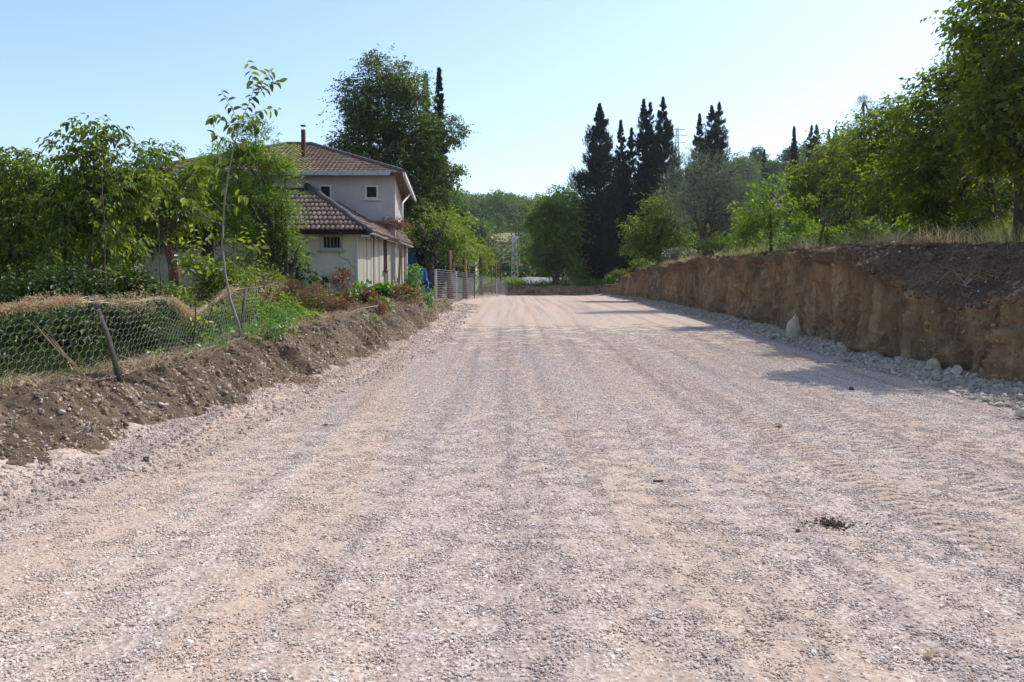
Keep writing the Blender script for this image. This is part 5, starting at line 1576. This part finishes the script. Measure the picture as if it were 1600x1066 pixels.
leafy('vine_plant', 'broad-leaved green vine climbing over the rubbish in front of the annex boards', 'vine', [blob(572, 458, 25, 16, 12), blob(600, 452, 25.5, 16, 13), blob(620, 462, 25, 14, 12), blob(556, 476, 23, 14, 12), blob(585, 475, 23, 20, 10)], 190, .17, 'leaf_fresh', base=bz(590, 25), stems=9, width=.85)
leafy('dead_vine_heap', 'heap of rust-red withered vines between the annex and the bank', 'brush pile', [blob(560, 470, 22, 28, 13), blob(600, 475, 22, 26, 12), blob(530, 474, 21, 26, 14), blob(628, 464, 24, 22, 12), blob(575, 486, 20.5, 30, 12), blob(545, 488, 19.5, 26, 12)], 420, .10, 'leaf_dry', base=bz(580, 22), stems=24, width=.5)
leafy('dead_vine_heap', 'sprig of orange withered leaves against the pale annex wall', 'branch', [blob(536, 424, 29, 9, 5), blob(522, 436, 28.5, 7, 6), blob(543, 438, 28.5, 6, 8)], 260, .12, 'leaf_dry', base=bz(535, 28.5), stems=16, width=.5)
leafy('vine_plant', 'tangle of green bindweed and nettles growing over the withered vines', 'weeds', [blob(540, 470, 21, 24, 12), blob(590, 482, 21, 26, 9), blob(505, 470, 20, 16, 12), blob(615, 488, 23, 14, 7)], 60, .12, 'leaf_fresh', base=bz(560, 21), stems=9, width=.7)
leafy('brush_pile', 'tan heap of dry bracken and stalks under the bright airy tree', 'brush pile', [blob(460, 458, 21, 28, 14), blob(500, 462, 21, 28, 12), blob(440, 450, 21, 18, 12), blob(480, 474, 20, 34, 14), blob(420, 456, 19, 16, 12), blob(510, 478, 19.5, 26, 12)], 600, .09, 'hay', base=bz(480, 21), stems=30, width=.22, stem_mat='hay')
leafy('dry_weeds', 'feathery pale dried weeds standing beside the tall sapling', 'weeds', [blob(402, 448, 17.5, 14, 16), blob(380, 470, 17, 14, 14), blob(355, 455, 17, 12, 12), blob(425, 450, 18, 10, 8)], 420, .06, 'straw', base=bz(400, 17), stems=16, width=.25, stem_mat='hay')
leafy('green_weed', 'low green weeds round the foot of the tall thin sapling', 'weeds', [blob(360, 530, 12.8, 38, 10), blob(320, 545, 12, 40, 9), blob(410, 515, 13.5, 34, 12), blob(445, 500, 14.5, 26, 12), blob(270, 562, 11, 34, 8)], 420, .07, 'leaf_fresh', base=bz(365, 12.8), stems=10, width=.55)
leafy('weed_clump', 'leafy green weeds with yellow tips growing between sapling and brush pile', 'weeds', [blob(400, 490, 15, 26, 20), blob(440, 480, 16, 24, 16), blob(470, 492, 16.5, 22, 10), blob(360, 500, 14.5, 20, 18)], 300, .085, 'leaf_bright', base=bz(420, 15), stems=14, width=.5)
leafy('weed_clump', 'single yellow-green vine shoot on the crest of the left bank', 'plant', [blob(483, 496, 16.2, 9, 9)], 330, .12, 'leaf_yellow', base=bz(483, 16.2), width=.8)
leafy('weed_clump', 'tiny green weed growing alone on the face of the left bank', 'plant', [blob(581, 507, 18.6, 6, 6)], 330, .07, 'leaf_fresh', base=tuple(at(581, 512, 18.6)), width=.7)
leafy('weed_clump', 'small green weed low on the bank below the brush pile', 'plant', [blob(500, 533, 15.2, 8, 5)], 330, .06, 'leaf_fresh', base=tuple(at(500, 537, 15.2)), width=.7)
# plants on the rim right
for i, (px, py, Y, rx, ry, lab, mt) in enumerate([(1130, 378, 35, 30, 10, 'low green weeds at the foot of the grey olive', 'leaf_bright'), (1290, 372, 22, 30, 13, 'yellow-green bushy grass clump on the rim right of the young walnut', 'leaf_bright'),
        (1350, 365, 21, 22, 14, 'green leafy weed clump behind the two dark clods', 'leaf_walnut'), (1060, 396, 44, 26, 8, 'pale flowering weeds on the rim left of the olive', 'leaf_olive'),
        (1010, 410, 57, 24, 8, 'weeds spilling over the far rim of the cut', 'leaf_bright'), (970, 427, 67, 22, 8, 'green scrub on the far end of the cut', 'leaf_walnut'), (1240, 375, 24, 24, 9, 'small mixed weeds under the young walnut', 'leaf_fresh'), (1520, 350, 19, 60, 10, 'brownish undergrowth at the foot of the slanting walnut', 'leaf_dark'), (1440, 362, 21, 30, 8, 'thin dark undergrowth at the left foot of the slanting walnut', 'leaf_dark')]):
    leafy('rim_weeds', lab, 'weeds', [blob(px - rx * .4, py, Y, rx * .6, ry), blob(px + rx * .4, py, Y, rx * .6, ry * .85)], 260, .10, mt, base=bz(px, Y), stems=8, width=.45, group='weeds along the rim of the cut')

# twisted stump-like small dead tree on the rim
b = g(1278, 21); root = empty('dead_sapling', b); tag(root, 'small crooked bare sapling on the rim of the earth cut', 'sapling')
mb = MB(); mb.tube([b, at(1282, 372, 21), at(1287, 352, 21), at(1290, 335, 21)], [.05, .04, .03, .015], 6)
for k in range(9): mb.tube(wiggle(at(1283 + k * .8, 368 - k * 3.5, 21), at(1270 + random.uniform(-8, 55), 350 - k * 6, 21 + random.uniform(-.6, .6)), 5, .08), [.014, .011, .008, .005, .002], 4)
mb.build('trunk', M['bark'], root, True, b)

# hay and root mats hanging over the left bank
def fibres(name, label, c, rx, ry, rz2, n, ln, mat, rad=.004, seed=0, down=(0, 0, 0), cat='straw pile'):
    mb = MB(); c = Vector(c)
    A = []; B = []
    P0 = np.array(c) + rs.normal(0, .42, (n, 3)) * np.array([rx, ry, rz2])
    d = norm(rs.normal(0, 1, (n, 3)) * np.array([1, 1, .35]) + np.array(down)) * ln
    m1 = P0 + d * rs.uniform(.3, .6, (n, 1)) + rs.normal(0, .03, (n, 3)); m2 = m1 + d * rs.uniform(.3, .6, (n, 1)) + rs.normal(0, .05, (n, 3)) - np.array([0, 0, .02])
    va, fa = wires(P0, m1, rad); vb, fb_ = wires(m1, m2, rad * .8)
    r_ = rs.rand(n)
    V, F, r = join([(va, fa, np.repeat(r_, 6)), (vb, fb_, np.repeat(r_, 6))])
    o = link(name, np_mesh(name, V, F, M[mat], r, origin=c)); o.location = c
    tag(o, label, cat); return o
fibres('straw_pile', 'mat of torn brown roots and straw sliding down the left bank onto the gravel', at(445, 598, 12.6), .55, .5, .16, 900, .20, 'hay', .0035, down=(.6, -.5, -.4))
fibres('root_mat', 'dark torn roots on the crest of the left bank below the tall sapling', at(375, 560, 12.8), .7, .35, .14, 800, .17, 'hay', .003, down=(.3, -.3, -.2), cat='roots')
fibres('root_mat', 'reddish straw mat further along the crest of the left bank', at(440, 530, 14.5), .6, .4, .12, 600, .18, 'hay', .003, down=(.3, -.3, -.2), cat='roots')
fibres('root_clump', 'brown root clump sticking out of the bank left of the leaning post', at(132, 608, 8.9), .16, .14, .10, 420, .09, 'leaf_dry', .003, down=(0, -.3, -.4), cat='roots')
fibres('twig_litter', 'pale twigs lying on the dark slope above the right cut', at(1500, 430, 14.2), 1.2, .9, .25, 420, .15, 'hay', .003, cat='twigs')
fibres('twig_litter', 'tangled thin roots and twigs along the upper slope at the right edge', at(1560, 400, 14.8), 1.4, 1.0, .22, 260, .16, 'hay', .003, cat='twigs')
fibres('twig_litter', 'dry stalks scattered on the rim beside the two dark clods', at(1440, 388, 18), 2.0, 1.0, .10, 420, .28, 'straw', .004, cat='twigs')
fibres('roof_vine', 'reddish dead creeper lying in the valley of the annex roof', Vector((B0.x - .15, 34.9, at(600, 352, 34.5).z + .05)), .7, 1.6, .22, 700, .22, 'leaf_dry', .012, cat='creeper')
# white branching root on the slope
mb = MB(); c = at(1508, 447, 13.6)
for k in range(7): mb.tube(wiggle(c, c + Vector((random.uniform(-.35, .35), random.uniform(-.1, .2), random.uniform(-.05, .38))), 4, .1), [.011, .008, .005, .003], 4)
tag(mb.build('pale_root', M['bark_pale']), 'pale branching root lying bare on the dark slope', 'root')
# fallen poles and sticks
for (p0, p1, Y0, Y1, rr_, lab, mt) in [((480, 497), (590, 478), 17, 20, .018, 'long grey stick lying along the brush pile on the left bank', 'bark_pale'), ((440, 505), (530, 500), 15.5, 17.5, .014, 'second grey stick lying lower on the left bank', 'bark_pale'),
                                       ((655, 487), (672, 492), 31, 30, .05, 'dark broken board sticking out of the bank near the first fence post', 'bark')]:
    mb = MB(); mb.tube(wiggle(at(*p0, Y0), at(*p1, Y1), 5, .03), rr_, 5); tag(mb.build('fallen_stick', M[mt]), lab, 'stick')
c = groundY(1028, 755); zc = float(road_mean(np.array([c.x]), np.array([c.y]))[0]) + .015
tag(MB().beam((c.x - .04, c.y, zc), (c.x + .045, c.y + .01, zc), .014).build('wood_chip', M['bark']), 'short dark piece of wood lying on the gravel right of the middle', 'stick')

# fallen leaves on the gravel
def fallen(label, px, py, s, mat, rnd, n=3):
    c = groundY(px, py); zc = float(road_mean(np.array([c.x]), np.array([c.y]))[0]) + .012
    P = np.array([[c.x, c.y, zc]]) + rs.normal(0, s * .25, (n, 3)) * np.array([1, .6, .12]); D = rs.normal(0, 1, (n, 3)) * np.array([1, .6, .25])
    V, F, m = leaves(P, D, np.full(n, s), .6, True, .5)
    o = link('fallen_leaf', np_mesh('fallen_leaf', V, F, M[mat], np.full(len(V), rnd), origin=c)); o.location = c; tag(o, label, 'leaf')
fallen('curled pale yellow-green fallen leaf near the lower right corner', 1449, 1025, .05, 'straw', .8, 3)
fallen('withered brownish leaf lying on the upper right part of the gravel', 1216, 667, .09, 'straw', .3, 4)
fallen('small pale yellow leaf on the gravel above the dark muddy patch', 1246, 743, .045, 'straw', .9, 2)
fallen('tiny bright yellow leaf on the gravel in the left foreground', 184, 801, .04, 'leaf_yellow', .98, 1)

# ---------------------------------------------------------------- saplings, leaf by leaf
def leaf_meshes(mat, n=6, w=.5):
    out = []
    for i in range(n):
        V, F, m = leaves(np.zeros((1, 3)), np.array([[0, 1.0, 0]]), np.array([1.0]), w * rs.uniform(.85, 1.15), True, .22, 0)
        out.append(np_mesh('leaf', V, F, M[mat], np.full(len(V), (i + .5) / n)))
    return out
def sapling(label, stem, r0, twigs, leafsz, lm, Y, mat='bark_pale', step=.065, stem_leaves=None, droop=.8):
    """stem and twigs in picture points at distance Y (+offset); every leaf a part"""
    Pst = [at(px, py, Y + (q[0] if q else 0)) for px, py, *q in stem]
    b = Pst[0]
    root = empty('sapling', b); tag(root, label, 'sapling')
    mb = MB(); m = len(Pst)
    mb.tube(Pst, [r0 * (1 - .8 * i / (m - 1)) for i in range(m)], 7)
    cnt = [0]
    def put(p, d, s):
        if cnt[0] > 295: return
        cnt[0] += 1
        d = Vector(d).normalized(); q = d.to_track_quat('Y', 'Z').to_matrix().to_4x4()
        o = bpy.data.objects.new('leaf', random.choice(lm)); col.objects.link(o); o.parent = root
        o.matrix_local = Matrix.Translation(Vector(p) - b) @ q @ Matrix.Rotation(random.uniform(-1, 1), 4, 'Y') @ Matrix.Scale(s, 4)
    for tw_ in twigs:
        pts = [at(px, py, Y + tw_['dy'] * k / max(1, len(tw_['p']) - 1)) for k, (px, py) in enumerate(tw_['p'])]
        mb.tube(pts, [tw_.get('r', .006) * (1 - .7 * k / (len(pts) - 1)) for k in range(len(pts))], 5)
        tot = sum((pts[k + 1] - pts[k]).length for k in range(len(pts) - 1))
        f0 = tw_.get('f0', .25); s = f0 * tot; side = 1
        while s < tot:
            acc = 0
            for k in range(len(pts) - 1):
                L = (pts[k + 1] - pts[k]).length
                if acc + L >= s: p = pts[k].lerp(pts[k + 1], (s - acc) / L); dd = (pts[k + 1] - pts[k]).normalized(); break
                acc += L
            sd3 = dd.cross(Vector((random.gauss(0, .5), 1, random.gauss(0, .5)))).normalized() * side
            put(p, dd * .4 + sd3 * .9 + Vector((random.gauss(0, .25), random.gauss(0, .4), -droop * random.uniform(.5, 1.4))), leafsz * random.uniform(.7, 1.2))
            side = -side; s += step * random.uniform(.6, 1.4)
    mb.build('stem', M[mat], root, True, b)
    return root
LM_g = leaf_meshes('leaf_walnut', 6); LM_y = leaf_meshes('leaf_yellow', 6, .6); LM_b = leaf_meshes('leaf_bright', 6, .5)
T = lambda p, dy=0, **k: dict(p=p, dy=dy, **k)
sapling('tall thin sapling with a pale bent stem rising high above the left trees', [(379, 534), (372, 505), (360, 470), (352, 430), (347, 385), (349, 345), (351, 310), (357, 270), (366, 225), (373, 200), (379, 184)], .026,
        [T([(352, 430), (340, 418), (326, 420)], 0, f0=.1), T([(348, 385), (362, 372), (374, 375)], .1, f0=.1), T([(350, 330), (362, 318), (372, 325)], .1, f0=.1), T([(353, 295), (338, 285), (326, 290)], .1, f0=.1), T([(379, 184), (390, 160), (396, 140), (394, 118), (386, 96)], .0, f0=.05), T([(390, 158), (408, 142), (420, 130), (440, 128)], .2, f0=.35), T([(379, 184), (400, 178), (415, 170), (436, 172)], -.2, f0=.3),
         T([(400, 150), (415, 120), (430, 105)], .1, f0=.2), T([(375, 195), (360, 165), (350, 150), (345, 140)], 0, f0=.05), T([(370, 210), (355, 190), (335, 178), (328, 190)], .3, f0=.1),
         T([(366, 225), (345, 215), (330, 205)], -.3, f0=.1), T([(360, 250), (342, 245), (322, 250)], .2, f0=.15), T([(375, 195), (395, 190), (408, 205)], .3, f0=.2), T([(368, 215), (385, 225), (392, 245)], .2, f0=.2),
         T([(357, 268), (340, 262), (325, 268)], .2, f0=.2), T([(350, 312), (370, 306), (388, 306)], .1, f0=.5), T([(347, 372), (368, 378), (390, 387), (408, 387)], .1, f0=.55),
         T([(347, 352), (325, 340), (300, 318), (278, 300)], .3, f0=.5), T([(349, 330), (328, 310), (310, 290), (295, 250)], .2, f0=.5), T([(347, 400), (330, 408), (312, 405)], 0, f0=.3), T([(352, 290), (370, 262), (384, 240)], .2, f0=.3)],
        .145, LM_g, 13.0, step=.042)
sapling('slender sapling with yellow-green lower leaves beside the leaning fence post', [(176, 505), (168, 470), (163, 420), (165, 370), (160, 310), (158, 260), (150, 215)], .016,
        [T([(163, 430), (175, 420), (182, 425)], 0, f0=.2), T([(164, 400), (150, 395), (140, 402)], 0, f0=.2), T([(165, 370), (180, 352), (188, 350)], 0, f0=.1), T([(165, 360), (150, 345), (142, 348)], 0, f0=.2), T([(163, 335), (175, 322), (186, 315)], 0, f0=.1),
         T([(161, 320), (150, 310), (145, 315)], 0, f0=.1), T([(164, 390), (178, 388), (186, 396)], .1, f0=.1), T([(158, 262), (150, 230), (152, 190), (160, 180)], 0, f0=.1)], .085, LM_b, 11.5, 'bark', .04)
sapling('bushy yellow-leaved sapling growing through the sagging fence', [(300, 552), (305, 510), (306, 470), (303, 430), (308, 395)], .013,
        [T([(306, 470), (290, 455), (278, 462)], 0, f0=.1), T([(304, 440), (285, 420), (272, 400)], .1, f0=.1), T([(303, 430), (320, 410), (332, 402)], 0, f0=.1), T([(306, 480), (325, 470), (335, 478)], 0, f0=.1),
         T([(305, 400), (295, 382), (280, 372)], .1, f0=.1), T([(308, 395), (318, 378), (332, 372)], 0, f0=.1), T([(305, 505), (290, 498), (276, 506)], 0, f0=.1), T([(305, 500), (322, 500), (334, 510)], 0, f0=.1),
         T([(305, 520), (318, 522), (326, 530)], 0, f0=.1), T([(308, 398), (306, 370), (300, 350)], .1, f0=.1)], .085, LM_y, 11.6, 'bark', .042, droop=.5)
sapling('leafy yellow-green shoot between the two thin saplings high on the left', [(252, 470), (250, 420), (248, 370), (246, 330)], .012,
        [T([(248, 350), (230, 335), (228, 322)], 0, f0=.1), T([(247, 340), (262, 325), (270, 330)], 0, f0=.1), T([(246, 330), (250, 315), (240, 305)], 0, f0=.1), T([(249, 380), (262, 372), (268, 380)], 0, f0=.1), T([(246, 330), (232, 318), (250, 318)], .2, f0=.1)], .10, LM_b, 13.2, 'bark', .045)
sapling('low yellow-leaved sprout at the right of the dried weeds beside the bright tree', [(400, 500), (402, 470), (398, 430), (392, 395)], .012,
        [T([(398, 430), (380, 415), (372, 400)], 0, f0=.1), T([(397, 425), (412, 405), (420, 395)], 0, f0=.1), T([(400, 455), (415, 445), (424, 450)], 0, f0=.1), T([(392, 395), (385, 375), (380, 350)], .1, f0=.1), T([(392, 395), (405, 380), (412, 350)], .1, f0=.1)], .10, LM_y, 16.5, 'bark', .05, droop=.5)

# ---------------------------------------------------------------- thin summer haze
hz = NT('haze')
vol = hz.node('ShaderNodeVolumePrincipled'); vol.inputs['Color'].default_value = (.86, .92, 1, 1); vol.inputs['Density'].default_value = .00022; vol.inputs['Anisotropy'].default_value = .5
hz.link(vol.outputs[0], hz.out.inputs['Volume'])
hb_ = MB().box((0, 240, 33), (1000, 620, 72)).build('haze', hz.m)
hb_['kind'] = 'stuff'; hb_['label'] = 'thin bluish summer haze between the camera and the far hills'
